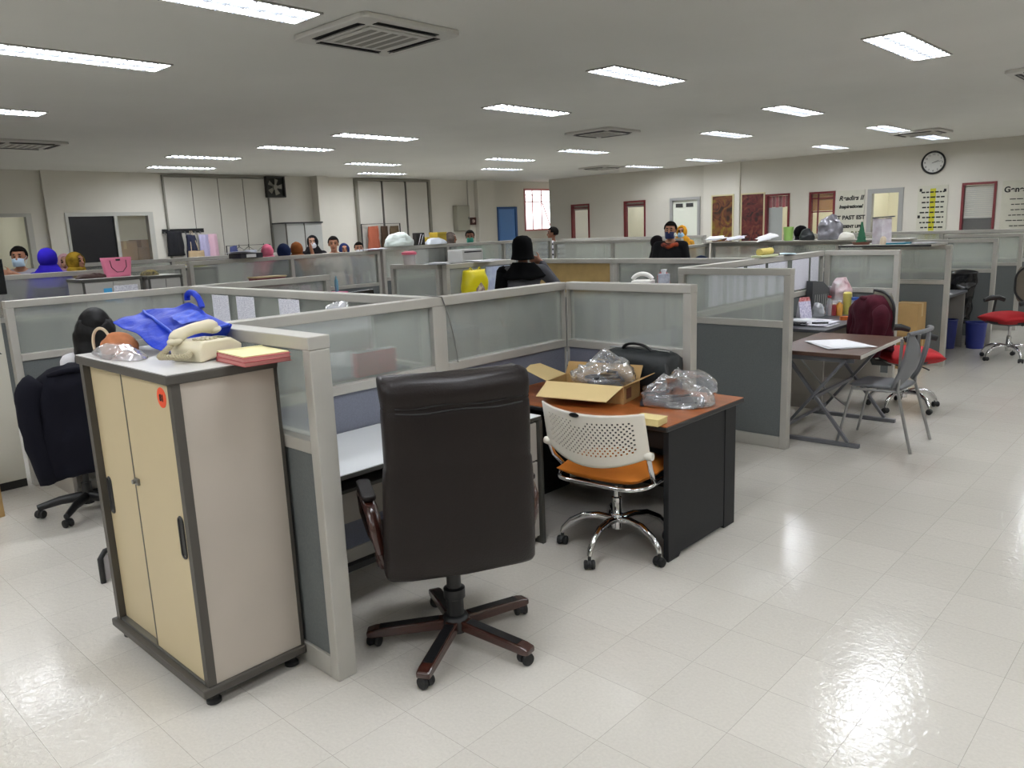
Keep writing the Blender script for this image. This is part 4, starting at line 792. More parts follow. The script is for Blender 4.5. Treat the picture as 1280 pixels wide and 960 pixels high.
def swivel(name, label, loc, rz, seatm, mesh_back=True, jacket=False):
    o = T(name, label, 'chair', loc, rz)
    chrome_base(o, .29, .4, .15)
    P('seat_plate', G().box(-.12,-.12,.4,.12,.12,.425), BLK, o, bevel=.01)
    P('seat', cushion(.5,.48,.13,18,2.6).xf(Matrix.Translation((0,.02,.475))), seatm, o, smooth=True, auto=False)
    P('seat_shell', G().lathe([(0,.405),(.18,.41),(.235,.44),(.24,.45),(0,.45)], (0,.02,0), 24), BLK, o, smooth=True)
    P('back_post', G().tube([(0,-.12,.41),(0,-.27,.42),(0,-.3,.5),(0,-.285,.72)], .018, 8, flat=1.6), BLK, o, smooth=True)
    lp = rrect(.46,.42,.17,8); f = lambda x, z: Vector((x, -.27+.09*(x/.23)**2-.03*math.sin((z+.21)/.42*PI), .84+z))
    P('back_rim', G().tube([f(x,z) for x, z in lp], .013, 8, True), BLK, o, smooth=True)
    P('back_mesh', G().grid(lambda u, v: f(*(lambda X, Z: (X*.44*math.sqrt(max(0,1-(abs(Z*2)**4)*.35)), Z*.4))(u-.5, v-.5)), 14, 12), mat('olive_mesh', '#80796a', .7, alpha=.75), o, smooth=True, solid=.004, auto=False)
    for s in (-1, 1):
        P('armrest', G().tube([(s*.2,.02,.42),(s*.27,.02,.43),(s*.285,.0,.5),(s*.28,-.02,.66)], .014, 8).tube([(s*.28,-.13,.655),(s*.28,-.05,.685),(s*.28,.05,.685),(s*.275,.13,.66)], [.02,.024,.024,.018], 10, flat=1.3), BLK, o, smooth=True)
    P('lever', G().tube([(.1,.05,.405),(.26,.07,.4),(.3,.075,.395)], .006, 8), BLK, o, smooth=True)
    return o
REDF = mat('red_fabric', '#b3161f', .75, bump=.15, bscale=250)
swivel('swivel_chair', 'red seated swivel chair behind the folding table under the maroon jacket', (-2.1,7.26,0), math.radians(-52), REDF)
swivel('swivel_chair', 'red seated mesh-back swivel chair standing alone at the right edge', (-1.9,10.33,0), math.radians(140), REDF)
def draped(name, label, loc, rz, w, d, h, m, seed, rise=.06, cat='jacket'):
    """a garment thrown over a chair back: a closed folded shell with two hanging sleeves and a collar"""
    o = T(name, label, cat, loc, rz)
    def fn(u, v):
        a = 2*PI*u; r = (1-(1-min(1, v*2.2))**2.2)**.5 if v < .4545 else 1.0
        r = max(r, .03)*(1+.05*v); fold = 1+.09*v*math.sin(7*a+seed)+.05*v*math.sin(13*a)
        lap = .07*v*math.sin(2*a+seed)
        return Vector((w/2*r*math.copysign(abs(math.cos(a))**.7, math.cos(a))*fold, d/2*r*math.copysign(abs(math.sin(a))**.8, math.sin(a))*fold, rise-(h+rise)*v**1.25*(1+lap)))
    g = G().grid(fn, 60, 30, closeu=True); g.f.append(tuple(range(59,-1,-1))); g.m.append(0)
    g.rough(.022, 7, seed).rough(.008, 19, seed+2)
    P('body', g, m, o, smooth=True, solid=.008, auto=False)
    for s in (-1, 1):
        pts = bez((s*w*.42,-.02,-.05),(s*w*.62,-.04,-.1),(s*w*.58,-.07,-.3),(s*w*.46,-.06,-h*1.08),12); P('sleeve', G().tube(pts, [.05,.06,.064,.064,.062,.06,.058,.056,.054,.053,.052,.05,.046], 12, flat=1.2).rough(.012,14,seed+5), m, o, smooth=True, auto=False)
    P('collar', G().tube([(-.14,-.05,rise-.05),(-.07,-.075,rise-.03),(0,-.082,rise-.025),(.07,-.075,rise-.03),(.14,-.05,rise-.05)], [.014,.02,.022,.02,.014], 10).rough(.006,20,seed), m, o, smooth=True, auto=False)
    return o
draped('maroon_jacket', 'maroon velvet jacket draped over the red chair at the cluttered desk', (-2.34,7.09,.955), math.radians(-50), .5, .24, .4, mat('maroon_velvet', '#3d0f1c', .9, spec=.2, bump=.2, bscale=50, col2='#4d1826', vscale=9), 5, rise=.055)
DKM = mat('grey_desk_surface', '#55565a', .4)
def desk(label, x0, y0, x1, y1, h=.72, m=DKM, pm=GP):
    o = T('office_desk', label, 'desk', ((x0+x1)/2, (y0+y1)/2, 0)); w, d = (x1-x0)/2, (y1-y0)/2
    P('top', G().box(-w,-d,h-.028,w,d,h), m, o, bevel=.004); P('side_panel', G().box(-w+.02,-d+.02,0,w-.02,-d+.045,h-.028), pm, o); P('side_panel', G().box(-w+.02,d-.045,0,w-.02,d-.02,h-.028), pm, o)
    P('modesty_panel', G().box(-w+.03,-d+.045,.2,-w+.05,d-.045,h-.028), pm, o); return o
desk('dark topped desk covered with papers behind the folding table', -3.26, 6.78, -2.62, 8.33)
desk('grey desk end with white papers before the black garbage bag', -3.26, 9.65, -2.52, 11.05, pm=mat('grey_side_panel', '#8e8a85', .5))
desk('desk hidden behind the black haired woman', -6.24, 1.62, -5.72, 2.82); desk('desk behind the leaning black monitor', -9.24, 5.4, -8.6, 7.0)
desk('desk of the man in the black hat', -6.34, 4.9, -5.75, 5.68); desk('desk under the sheets at the centre', -3.9, 4.3, -3.36, 6.4)
desk('desk below the green cup partition', -6.28, 9.95, -5.7, 11.38)
# clutter of the desk at right
o = T('desk_calendar', 'white tent calendar with a red header on the cluttered desk', 'calendar', (-3.14,7.55,.72), math.radians(62))
P('page', G().add([(-.07,-.035,0),(.07,-.035,0),(.07,0,.17),(-.07,0,.17)], [(0,1,2,3)]), mat('calendar_page', '#dcd8e6', .6, col2='#a9a4c2', vscale=60), o, solid=.002); P('stand', G().add([(-.07,.035,0),(.07,.035,0),(.07,0,.17),(-.07,0,.17)], [(0,1,2,3)]), PAPER, o, solid=.002)
P('header', G().add([(-.07,-.0015,.165),(.07,-.0015,.165),(.055,.0,.205),(-.055,0,.205)], [(0,1,2,3)]), mat('red_header', '#b03a3f', .6, col2='#d9a0a0', vscale=50), o, solid=.002)
o = T('file_holder', 'dark grey slotted file holder standing on the cluttered desk', 'file holder', (-3.17,7.95,.72), math.radians(70))
P('side', G().add([(-.12,-.04,0),(.12,-.04,0),(.12,-.04,.25),(.02,-.04,.33),(-.12,-.04,.34)], [(0,1,2,3,4)]).add([(-.12,.04,0),(.12,.04,0),(.12,.04,.25),(.02,.04,.33),(-.12,.04,.34)], [(0,1,2,3,4)]), mat('file_grey', '#4b4d4f', .5), o, solid=.003); P('back', G().box(-.122,-.04,0,-.119,.04,.33).box(-.12,-.04,0,.12,.04,.004), mat('file_grey', '#4b4d4f', .5), o)
g = G()
for k in range(7): g.bar((-.09+k*.03,-.0425,.05),(-.13+k*.03+.05,-.0425,.2),.007,.002)
P('slot', g, mat('pale_slot', '#a3a39f', .5), o)
crumple('shopping_bag', 'white and red printed plastic bag on the cluttered desk', (-3.0,8.12,.72), .24, .16, .36, 41, mat('white_red_bag', '#d9d4d6', .5, col2='#b98f94', vscale=9), am=.03, pwr=.35)
crumple('plastic_bag', 'clear sachet bag in front of the file holder on the cluttered desk', (-3.08,7.75,.72), .14, .12, .14, 43, clearfilm('milky_film2', gloss=.3, milky=.4), am=.02, pwr=.4)
o = P('yellow_tumbler', G().lathe([(0,0),(.034,0),(.042,.2),(.044,.21),(.03,.225),(0,.225)], n=20), mat('yellow_tub', '#c9bd62', .4), smooth=True); o.location = (-2.89,8.0,.72); tag(o, 'tall yellow plastic tumbler right of the printed bag', 'tumbler')
o = T('patterned_mug', 'white patterned mug with a blue lid beside the yellow tumbler', 'mug', (-2.8,7.98,.72)); P('body', G().lathe([(0,0),(.037,0),(.04,.15),(0,.15)], n=20), mat('dotted_mug', '#d5dbe0', .4, col2='#7588a8', vscale=40), o, smooth=True); P('lid', G().lathe([(0,.15),(.042,.15),(.042,.175),(0,.18)], n=20), mat('blue_lid', '#3458a8', .4), o, smooth=True)
for i, (x, y, c, lab) in enumerate(((-2.98,7.86,'b9474a','red paper box in front of the printed bag'), (-3.02,7.95,'d8c7b8','beige paper box behind the red paper box'), (-2.75,7.55,'d8702c','orange marker box near the maroon jacket'))):
    o = T('small_box', lab, 'box', (x,y,.72), .3*i); P('body', G().box(-.035,-.025,0,.035,.025,.1 if i < 2 else .03), mat('box_'+c, '#'+c, .6), o, bevel=.003); P('lid', G().box(-.036,-.026,.1 if i < 2 else .03,.036,.026,.106 if i < 2 else .034), mat('box_'+c, '#'+c, .6), o)
o = T('keyboard', 'black keyboard at the front left of the cluttered desk', 'keyboard', (-3.08,7.0,.72), .25)
P('body', G().box(-.2,-.07,0,.2,.07,.018), BLK, o, bevel=.004); g = G()
for i in range(13):
    for j in range(4): g.box(-.185+i*.0285,-.058+j*.029,.018,-.162+i*.0285,-.035+j*.029,.024)
P('key', g, mat('dark_keys', '#2b2b2e', .5), o)
for i, (x, y, cc, hh, lab) in enumerate(((-3.0,7.82,'cfe0e6',.2,'clear plastic bottle between the file holder and the red paper box'), (-2.92,7.88,'d9a24a',.15,'amber jar just left of the yellow tumbler'), (-3.1,8.2,'c65a6a',.26,'tall pink box at the back of the cluttered desk'))):
    o = T('bottle' if i == 0 else ('jar' if i == 1 else 'upright_box'), lab, 'bottle' if i == 0 else ('jar' if i == 1 else 'box'), (x,y,.72), .4*i)
    if i < 2: P('body', G().lathe([(0,0),(.03,0),(.032,hh*.7),(.014,hh*.85),(.014,hh*.9),(0,hh*.9)], n=18), clearfilm('bottle_film', '#e8f2f4', .3, .3) if i == 0 else mat('amber_jar', '#c98f3a', .3), o, smooth=True); P('cap', G().lathe([(0,hh*.9),(.018,hh*.9),(.018,hh),(0,hh)], n=14), mat('red_cap', '#b53a3a', .4) if i == 0 else WHITE, o, smooth=True)
    else: P('body', G().box(-.05,-.03,0,.05,.03,hh), mat('pink_print', '#c65a6a', .5, col2='#e6c3c6', vscale=14), o, bevel=.003); P('lid', G().box(-.052,-.032,hh-.03,.052,.032,hh+.002), mat('white_lid', '#e2dede', .5), o)
sheets('white papers with pens on the front of the cluttered desk', (-2.8,7.15,.721), .3, 5, m=PAPERP); sheets('loose white papers by the calendar', (-3.0,7.35,.721), 1.1, 3)
o = P('pen', G().tube([(-.07,0,0),(.07,0,0)], .008, 10), INK, smooth=True); o.location = (-2.78,7.05,.748); o.rotation_euler = (0,0,.5); tag(o, 'thick black pen on the papers of the cluttered desk', 'pen')
# printed sheets taped to the inside of the spine partition
for i, (y, w) in enumerate(((6.0,.24),(6.35,.3),(6.75,.36),(7.2,.42),(7.72,.4),(8.07,.2))):
    o = P('taped_sheet', G().box(-.001,-w/2,0,.001,w/2,.3 if i < 5 else .34), PAPERP); o.location = (-3.262,y,.985 if i < 5 else .95); tag(o, ('first','second','third','fourth','fifth','sixth')[i]+' sheet from the front taped inside the glass beside the folding table', 'sheet', 'sheets taped to the glass')
carton('carton', 'brown carton standing on the floor stack under the shelf partition', (-2.68,9.3,.36), .26, .3, .36, .0); carton('carton', 'lower brown carton under the upright one by the shelf partition', (-2.68,9.3,0), .3, .34, .355)
def bin_(label, loc, r, h, m):
    o = T('waste_bin', label, 'bin', loc); P('body', G().lathe([(0,0),(r*.8,0),(r,h),(r*.96,h),(r*.77,.01),(0,.01)], n=24), m, o, smooth=True); P('rim', G().tube([(r*math.cos(a*PI/14), r*math.sin(a*PI/14), h) for a in range(28)], .008, 8, True), m, o, smooth=True)
NB = mat('navy_bin', '#26327c', .4); bin_('dark blue waste bin below the desk end', (-2.66,10.85,0), .1, .36, mat('dark_navy_bin', '#1c2668', .4)); bin_('purple blue waste bin on the aisle side of the black garbage bag', (-2.39,11.02,0), .12, .32, NB)
g = G().grid(lambda u, v: Vector((.16*math.cos(2*PI*u)*(.75+.35*v), .1*math.sin(2*PI*u)*(1-.5*v), .6*v)), 34, 20, closeu=True); g.f += [tuple(range(33,-1,-1)), tuple(20*34+j for j in range(34))]; g.m += [0,0]; g.rough(.03,9,3).rough(.014,26,9)
o = P('garbage_bag', g, mat('black_bag_plastic', '#0e0e10', .16), smooth=True, auto=False); o.location = (-2.64,11.25,.33); tag(o, 'shiny black garbage bag hung against the partition above the bins', 'bag')
st = T('bin_stand', 'small black stand under the garbage bag behind the purple bin', 'stand', (-2.64,11.27,0)); P('top', G().box(-.14,-.1,.28,.14,.1,.3), BLK, st)
for x, y in ((-.12,-.08),(.1,-.08),(.1,.06),(-.12,.06)): P('leg', G().box(x,y,0,x+.02,y+.02,.28), BLK, st)
sheets('white papers on the end of the grey desk by the bins', (-2.68,10.4,.721), .1, 4)
# shelf board with the small tree
sf = T('shelf_board', 'grey shelf board laid over the partition tops by the green tree', 'shelf', (-2.88,9.3,1.345)); P('board', G().box(-.5,-.3,0,.46,.32,.022), ALU, sf, bevel=.003); P('edge', G().box(-.5,-.306,-.0,.46,-.3,.02), BLK, sf)
P('bracket', G().box(-.45,.2,-.0,-.4,.3,.0015), STEEL, sf)
zt = 1.367
tr = T('tabletop_tree', 'little green cone tree in a red brown dish on the shelf board', 'ornament', (-3.2,9.2,zt)); P('dish', G().lathe([(0,0),(.08,0),(.1,.03),(.09,.03),(.075,.012),(0,.012)], n=20), mat('brown_dish', '#8b5a4a', .5), tr, smooth=True)
g = G()
for k in range(5): g.lathe([(.062-.011*k,.03+k*.04),(.03-.005*k,.09+k*.04),(0,.09+k*.04)], n=14)
P('tree', g.rough(.005,40,3), mat('green_needles', '#2f6b4d', .8), tr)
o = T('brochure', 'white folded brochure standing behind the green tree', 'brochure', (-3.02,9.32,zt), .2); P('leaf', G().add([(-.1,0,0),(0,-.05,0),(0,-.05,.28),(-.1,0,.29)], [(0,1,2,3)]).add([(0,-.05,0),(.1,0,0),(.09,0,.29),(0,-.05,.28)], [(0,1,2,3)]), mat('brochure_paper', '#e2dde2', .6, col2='#c8bcc4', vscale=12), o, solid=.002); P('dark_top', G().bar((-.1,0,.29),(.12,-.02,.3),.07,.012), mat('dark_blue_card', '#3b4254', .5), o)
o = T('teal_folder', 'teal folder lying on the shelf board', 'folder', (-2.8,9.2,zt), .15); P('cover', G().box(-.12,-.08,0,.12,.08,.018), mat('teal_cover', '#1f7f97', .4), o, bevel=.003); P('sheet', G().box(-.16,-.06,.018,.05,.1,.021), PAPER, o)
sheets('white papers at the right end of the shelf board', (-2.58,9.25,zt+.001), .2, 4)
o = P('cream_candle', G().lathe([(0,0),(.035,0),(.03,.07),(.012,.09),(0,.09)], n=16), mat('cream_wax', '#d9c7ae', .5), smooth=True); o.location = (-2.94,9.12,zt); tag(o, 'small cream figurine between the brochure and the teal folder', 'figurine')
# papers, cup and bags on the partition ledge at right of centre
lg = T('ledge_board', 'grey ledge board on the partition under the green cup', 'shelf', (-5.2,11.43,1.342)); P('board', G().box(-1.15,-.16,0,1.9,.16,.02), ALU, lg, bevel=.003); P('edge', G().box(-1.15,-.164,0,1.9,-.16,.018), ALUD, lg)
zl = 1.363
for i, (x, lab) in enumerate(((-6.2,'fanned white papers at the left end of the ledge board'), (-5.85,'black and white files on the ledge board'), (-5.35,'white papers tilted high left of the green cup'))):
    o = sheets(lab, (x,11.4,zl), .3*i, 5, m=PAPER if i != 1 else PAPERP); o.rotation_euler = (.14, -.12*i, .3*i)
    o.location.z += .05
o = P('green_cup', G().lathe([(0,0),(.06,0),(.075,.2),(.07,.2),(.055,.01),(0,.01)], n=20), mat('lime_cup', '#9cc46b', .4), smooth=True); o.location = (-5.0,11.36,zl); tag(o, 'lime green plastic cup on the ledge board', 'cup')
crumple('black_pouch', 'black pouch with a white tag right of the lime green cup', (-4.72,11.36,zl), .22, .14, .18, 51, BN, am=.02, cat='pouch', pwr=.6)
crumple('silver_bag', 'grey silver gift bag on the ledge board by the red curtained window', (-4.4,11.4,zl), .36, .18, .34, 52, mat('silver_foil', '#8e8c92', .3, .3, bump=.3, bscale=20), am=.05, pwr=.45)
crumple('white_bag', 'crumpled white plastic bag at the right end of the ledge board', (-4.15,11.35,zl), .24, .14, .1, 53, mat('white_film', '#e4e0d4', .4), am=.02)
fd = T('folder_pile', 'pale yellow rolled folder on papers on the taped glass partition', 'folders', (-3.3,7.0,1.345), PI/2); P('folder', G().box(-.18,-.05,0,.18,.05,.02), mat('pale_green_folder', '#c9cfa8', .6), fd, bevel=.004); P('roll', G().cyl((-.12,0,.05),(.16,.02,.05),.032,n=14), mat('yellow_roll', '#d3bf6a', .6), fd, smooth=True)
o = sheets('light blue papers on the taped glass partition', (-3.3,7.5,1.346), .6, 3, w=.1, d=.3, m=mat('blue_white_paper', '#cfe2ea', .7))
# ================================================================ MIDDLE: things between the screens
o = T('monitor', 'black computer monitor leaning at the end of the short partition', 'monitor', (-6.1,4.36,.716), math.radians(-70)); P('screen', G().box(-.28,-.02,.1,.28,.02,.46), mat('dark_screen', '#18191b', .25), o, bevel=.006); P('stand', G().box(-.03,.0,.0,.03,.04,.25).box(-.12,-.08,0,.12,.1,.015), BLK, o)
sd = T('side_table', 'small grey table holding the leaning black monitor', 'table', (-6.05,4.54,0)); P('top', G().box(-.25,-.3,.69,.25,.3,.715), DKM, sd)
for x, y in ((-.23,-.28),(.2,-.28),(.2,.25),(-.23,.25)): P('leg', G().box(x,y,0,x+.03,y+.03,.69), STEEL, sd)
o = T('monitor', 'black monitor cut by the left edge behind the far partition', 'monitor', (-9.0,2.0,1.2), math.radians(-80)); P('screen', G().box(-.26,-.02,.05,.26,.02,.4), mat('dark_screen', '#18191b', .25), o, bevel=.006); P('stand', G().box(-.03,.0,-.01,.03,.04,.2).box(-.12,-.08,-.02,.12,.1,0), BLK, o)
def low_cabinet(label, x, y, w, d, h, seam=True):
    o = T('low_cabinet', label, 'cabinet', (x, y, 0), PI/2)
    P('body', G().box(-w/2,-d/2,.05,w/2,d/2,h-.03), mat('grey_cabinet_side', '#a19f9b', .5), o); P('top', G().box(-w/2-.01,-d/2-.01,h-.03,w/2+.01,d/2+.01,h), DG, o, bevel=.003); P('top_surface', G().box(-w/2,-d/2,h,w/2,d/2,h+.002), LAMT, o)
    P('door', G().box(-w/2+.02,-d/2-.012,.08,-.004,-d/2,h-.04), mat('grey_cabinet_door', '#a9a7a2', .5), o); P('door', G().box(.004,-d/2-.012,.08,w/2-.02,-d/2,h-.04), mat('grey_cabinet_door', '#a9a7a2', .5), o)
    P('edging', G().box(-w/2-.002,-d/2-.014,.05,-w/2+.018,-d/2,h-.03), DG, o); P('edging', G().box(w/2-.018,-d/2-.014,.05,w/2+.002,-d/2,h-.03), DG, o); P('foot', G().box(-w/2+.03,-d/2+.02,0,w/2-.03,d/2-.02,.05), BLK, o); return o
lc = low_cabinet('grey low cabinet carrying the pink handbag', -8.72, 3.08, .58, .42, 1.36)
P('door_paper', G().box(-.1,-.2245,1.12,-.02,-.2225,1.26), mat('cyan_notice', '#3f9ccf', .6), lc, label='cyan notice'); P('door_paper', G().box(0,-.2245,1.1,.24,-.2225,1.28), PAPERP, lc, label='white printed notice')
low_cabinet('grey low cabinet with a spotted cloth on it', -8.72, 3.62, .36, .42, 1.35); low_cabinet('grey low cabinet under the yellow folder', -9.86, 4.6, .36, .4, 1.37)
hb = T('pink_handbag', 'pink tote handbag with thin dark handles on the low cabinet', 'handbag', (-8.72,3.22,1.362), PI/2)
PKM = mat('pink_leather', '#e57f9d', .5); g = G().grid(lambda u, v: Vector(((.125+.03*v)*math.copysign(abs(math.cos(2*PI*u))**.4, math.cos(2*PI*u)), (.055-.02*v)*math.copysign(abs(math.sin(2*PI*u))**.6, math.sin(2*PI*u)), .2*v)), 28, 8, closeu=True); g.f += [tuple(range(27,-1,-1)), tuple(8*28+j for j in range(28))]; g.m += [0,0]
P('body', g, PKM, hb, smooth=True, auto=False)
for y in (-.05,.04): P('handle', G().tube([(-.08,y,.17),(-.075,y-.012,.1),(-.03,y-.02,.05),(.03,y-.02,.05),(.075,y-.012,.1),(.08,y,.17)], .004, 6), mat('dark_strap', '#5a2b3a', .5), hb, smooth=True)
P('clasp', G().box(-.02,-.06,.165,.02,-.04,.185), BLK, hb, bevel=.003)
crumple('dark_pouch', 'dark brown pouch beside the pink handbag', (-8.72,2.95,1.362), .14, .3, .05, 61, mat('dark_brown_cloth', '#3a2620', .7), cat='pouch', am=.015)
crumple('spotted_cloth', 'yellow and black spotted cloth on the middle low cabinet', (-8.72,3.55,1.352), .16, .2, .06, 62, mat('spotted', '#a3945c', .7, col2='#2d2a22', vscale=26), cat='cloth', am=.012)
o = T('yellow_folder', 'yellow folder on the low cabinet below the shutter', 'folder', (-9.86,4.58,1.372), .3); P('cover', G().box(-.1,-.12,0,.1,.12,.03), mat('yellow_folder', '#cdc56a', .6), o, bevel=.003); P('pages', G().box(-.09,-.122,.005,.1,.11,.025), PAPER, o)
# stack of files in front of the far left group
fs = T('ring_binder', 'dark ring binder in the pile left of the navy headscarf', 'binder', (-9.28,5.0,1.462), PI/2+.1); P('cover', G().box(-.16,-.13,0,.16,.13,.06), mat('dark_binder', '#2b2833', .5), fs, bevel=.004); P('spine_label', G().box(-.08,-.1315,.01,.06,-.13,.05), PAPER, fs)
sheets('white papers on top of the dark ring binder', (-9.28,4.95,1.525), .4, 6, w=.24, d=.34)
o = T('red_case', 'dark red and tan case below the dark ring binder', 'case', (-8.9,5.05,1.1), PI/2); P('body', G().box(-.2,-.1,0,.2,.1,.12), mat('dark_red_case', '#6e2430', .5), o, bevel=.006); P('lid', G().box(-.21,-.11,.12,.21,.11,.135), mat('tan_case_lid', '#b8a27c', .6), o)
low_cabinet('grey cabinet under the dark red case', -8.9, 5.05, .5, .4, 1.095)
sheets('white and lilac papers on the far partition before the two small heads', (-9.28,7.0,1.465), 1.3, 6, w=.2, d=.3, m=PAPERP)
# clutter on the desk behind the monitor
o = T('pink_tray', 'pink tray of small things on the desk right of the black monitor', 'tray', (-8.75,5.75,.95), PI/2); P('tray', G().box(-.3,-.12,0,.3,.12,.02), mat('pink_plastic', '#c85a86', .5), o, bevel=.004); P('cup', G().lathe([(0,.02),(.05,.02),(.06,.14),(0,.14)], (-.26,0,0), 16), mat('pale_pink_plastic', '#e3b7d0', .5), o, smooth=True); P('figure', G().ell((0,0,.08),.09,.06,.06).ell((.0,0,.15),.05,.04,.03), mat('dark_toy', '#4a4a52', .5), o, smooth=True); P('bottle', G().lathe([(0,.02),(.025,.02),(.025,.16),(.01,.19),(.01,.22),(0,.22)], (.22,.02,0), 14), mat('teal_bottle', '#5d93a8', .3), o, smooth=True)
db = T('desk_riser', 'grey riser box under the pink tray', 'riser', (-8.75,5.75,.72), PI/2); P('body', G().box(-.32,-.13,0,.32,.13,.226), DKM, db, bevel=.003); P('recess', G().box(-.28,-.132,.03,.28,-.13,.2), BLK, db)
tub = T('lidded_tub', 'clear tub with a pink red lid on the green tinted partition', 'tub', (-6.98,5.76,1.342)); P('body', G().lathe([(0,0),(.07,0),(.075,.11),(0,.11)], n=20), clearfilm('tub_plastic', '#f3e6dc', .2, .4), tub, smooth=True); P('lid', G().lathe([(0,.11),(.085,.11),(.085,.135),(.05,.15),(0,.15)], n=20), mat('pink_lid', '#d9607a', .5), tub, smooth=True)
sheets('white papers on the corner of the green tinted partition', (-6.5,5.78,1.342), .9, 5, w=.2, d=.28); sheets('white sheets along the partition above the yellow bag', (-6.4,6.3,1.342), 1.5, 4, w=.2, d=.3)
yb = T('yellow_bag', 'bright yellow plastic carrier bag with a printed patch', 'bag', (-6.28,6.1,.96), PI/2)
g = G().grid(lambda u, v: Vector(((.19-.03*v)*math.copysign(abs(math.cos(2*PI*u))**.5, math.cos(2*PI*u)), (.06+.03*math.sin(PI*v))*math.sin(2*PI*u), .3*v)), 30, 14, closeu=True); g.f += [tuple(range(29,-1,-1)), tuple(14*30+j for j in range(30))]; g.m += [0,0]; g.rough(.016,10,3)
P('body', g, mat('yellow_film', '#dfcf12', .35), yb, smooth=True, auto=False)
for s in (-1, 1): P('handle', G().tube([(s*.1,0,.29),(s*.07,-.01,.33),(s*.03,-.01,.29)], .01, 8, flat=.5), mat('yellow_film', '#dfcf12', .35), yb, smooth=True)
P('printed_patch', G().grid(lambda u, v: Vector(((u-.5)*.13, -.088-.012*math.sin(PI*u), .03+.14*v*(1-.5*abs(2*u-1)))), 8, 6), mat('brown_white_print', '#d8c9b4', .6, col2='#5a2a34', vscale=22), yb, solid=.003)
bs = T('bag_shelf', 'narrow grey shelf behind the white desk partition under the yellow bag', 'shelf', (-6.22,6.3,0)); P('top', G().box(-.13,-.5,.93,.15,.5,.955), DKM, bs); P('side', G().box(-.13,-.5,0,.15,-.47,.93).box(-.13,.47,0,.15,.5,.93), GP, bs)
o = P('printed_sheet', G().box(-.002,-.2,0,.002,.2,.3), mat('blue_print_sheet', '#c9d4e6', .6, col2='#aeb9d6', vscale=14)); o.location = (-6.345,6.55,.98); tag(o, 'pale blue printed sheet on the partition right of the yellow bag', 'sheet')
# crumpled bag and sheets at the low partition
for i, x in enumerate((-5.73,-5.35,-4.75)):
    o = P('glass_notice', G().box(-.13,-.001,0,.13,.001,.3), PAPERP); o.location = (x,2.838,.985); tag(o, ('left printed notice on the low frosted partition','middle printed notice on the low frosted partition','right printed notice on the low frosted partition, alone')[i], 'notice')
sk = T('book_stand', 'grey book stand behind the white desk partition', 'stand', (-3.75,2.35,0)); P('top', G().box(-.3,-.45,.93,.3,.45,.95), DKM, sk); P('leg', G().box(-.28,-.42,0,-.24,.42,.93), GP, sk); P('leg', G().box(.24,-.42,0,.28,.42,.93), GP, sk)
crumple('plastic_bag', 'crumpled clear plastic bag on a stand behind the frosted partition', (-3.85,2.6,.95), .26, .2, .38, 71, clearfilm('milky_film2', gloss=.3, milky=.4), am=.035, pwr=.4)
o = T('red_folder', 'dark red folder showing through the frosted glass behind the leather chair', 'folder', (-3.40,2.52,.952), PI/2); P('cover', G().box(-.13,-.02,0,.13,.02,.13), mat('deep_red_cover', '#cf0f18', .5), o, bevel=.004); P('pages', G().box(-.125,-.015,.02,.13,.015,.135), PAPER, o)
o = T('white_board', 'white board leaning behind the frosted glass left of the red folder', 'board', (-3.47,2.2,.952), PI/2); P('sheet', G().box(-.36,-.01,.14,.36,.01,.34).box(-.36,-.005,0,-.32,.005,.14).box(.32,-.005,0,.36,.005,.14), PAPER, o); P('edge', G().box(-.36,-.012,.335,.36,.012,.345), ALU, o)
desk('desk behind the frosted partition of the white desk', -3.95, 1.62, -3.38, 1.9)
# white phone and red cloth behind the short partition
o = T('white_telephone', 'white telephone behind the short frosted partition', 'telephone', (-4.4,6.62,1.092), .3); P('body', G().box(-.1,-.09,0,.1,.09,.05), WHITE, o, bevel=.012); P('handset', G().tube(bez((-.1,-.02,.06),(-.06,-.02,.13),(.06,-.02,.13),(.1,-.02,.06),10), .022, 10), WHITE, o, smooth=True)
crumple('red_cloth', 'dark red folded cloth beside the white telephone', (-4.2,6.68,1.092), .14, .1, .14, 81, mat('brick_red_cloth', '#8c2b24', .8, bump=.3, bscale=30), cat='cloth', am=.014, pwr=.4)
o = T('tissue_box', 'white and grey tissue box right of the dark red cloth', 'box', (-4.12,6.56,1.092), .2); P('body', G().box(-.05,-.03,0,.05,.03,.12), mat('grey_print_box', '#c3c6d0', .6, col2='#9a9fb0', vscale=20), o, bevel=.003); P('tissue', G().lathe([(0,.12),(.02,.12),(.03,.16),(0,.165)], n=9).rough(.006,40,2), PAPER, o)
cs = low_cabinet('grey cabinet holding the white telephone', -4.28, 6.64, .4, .46, 1.088)
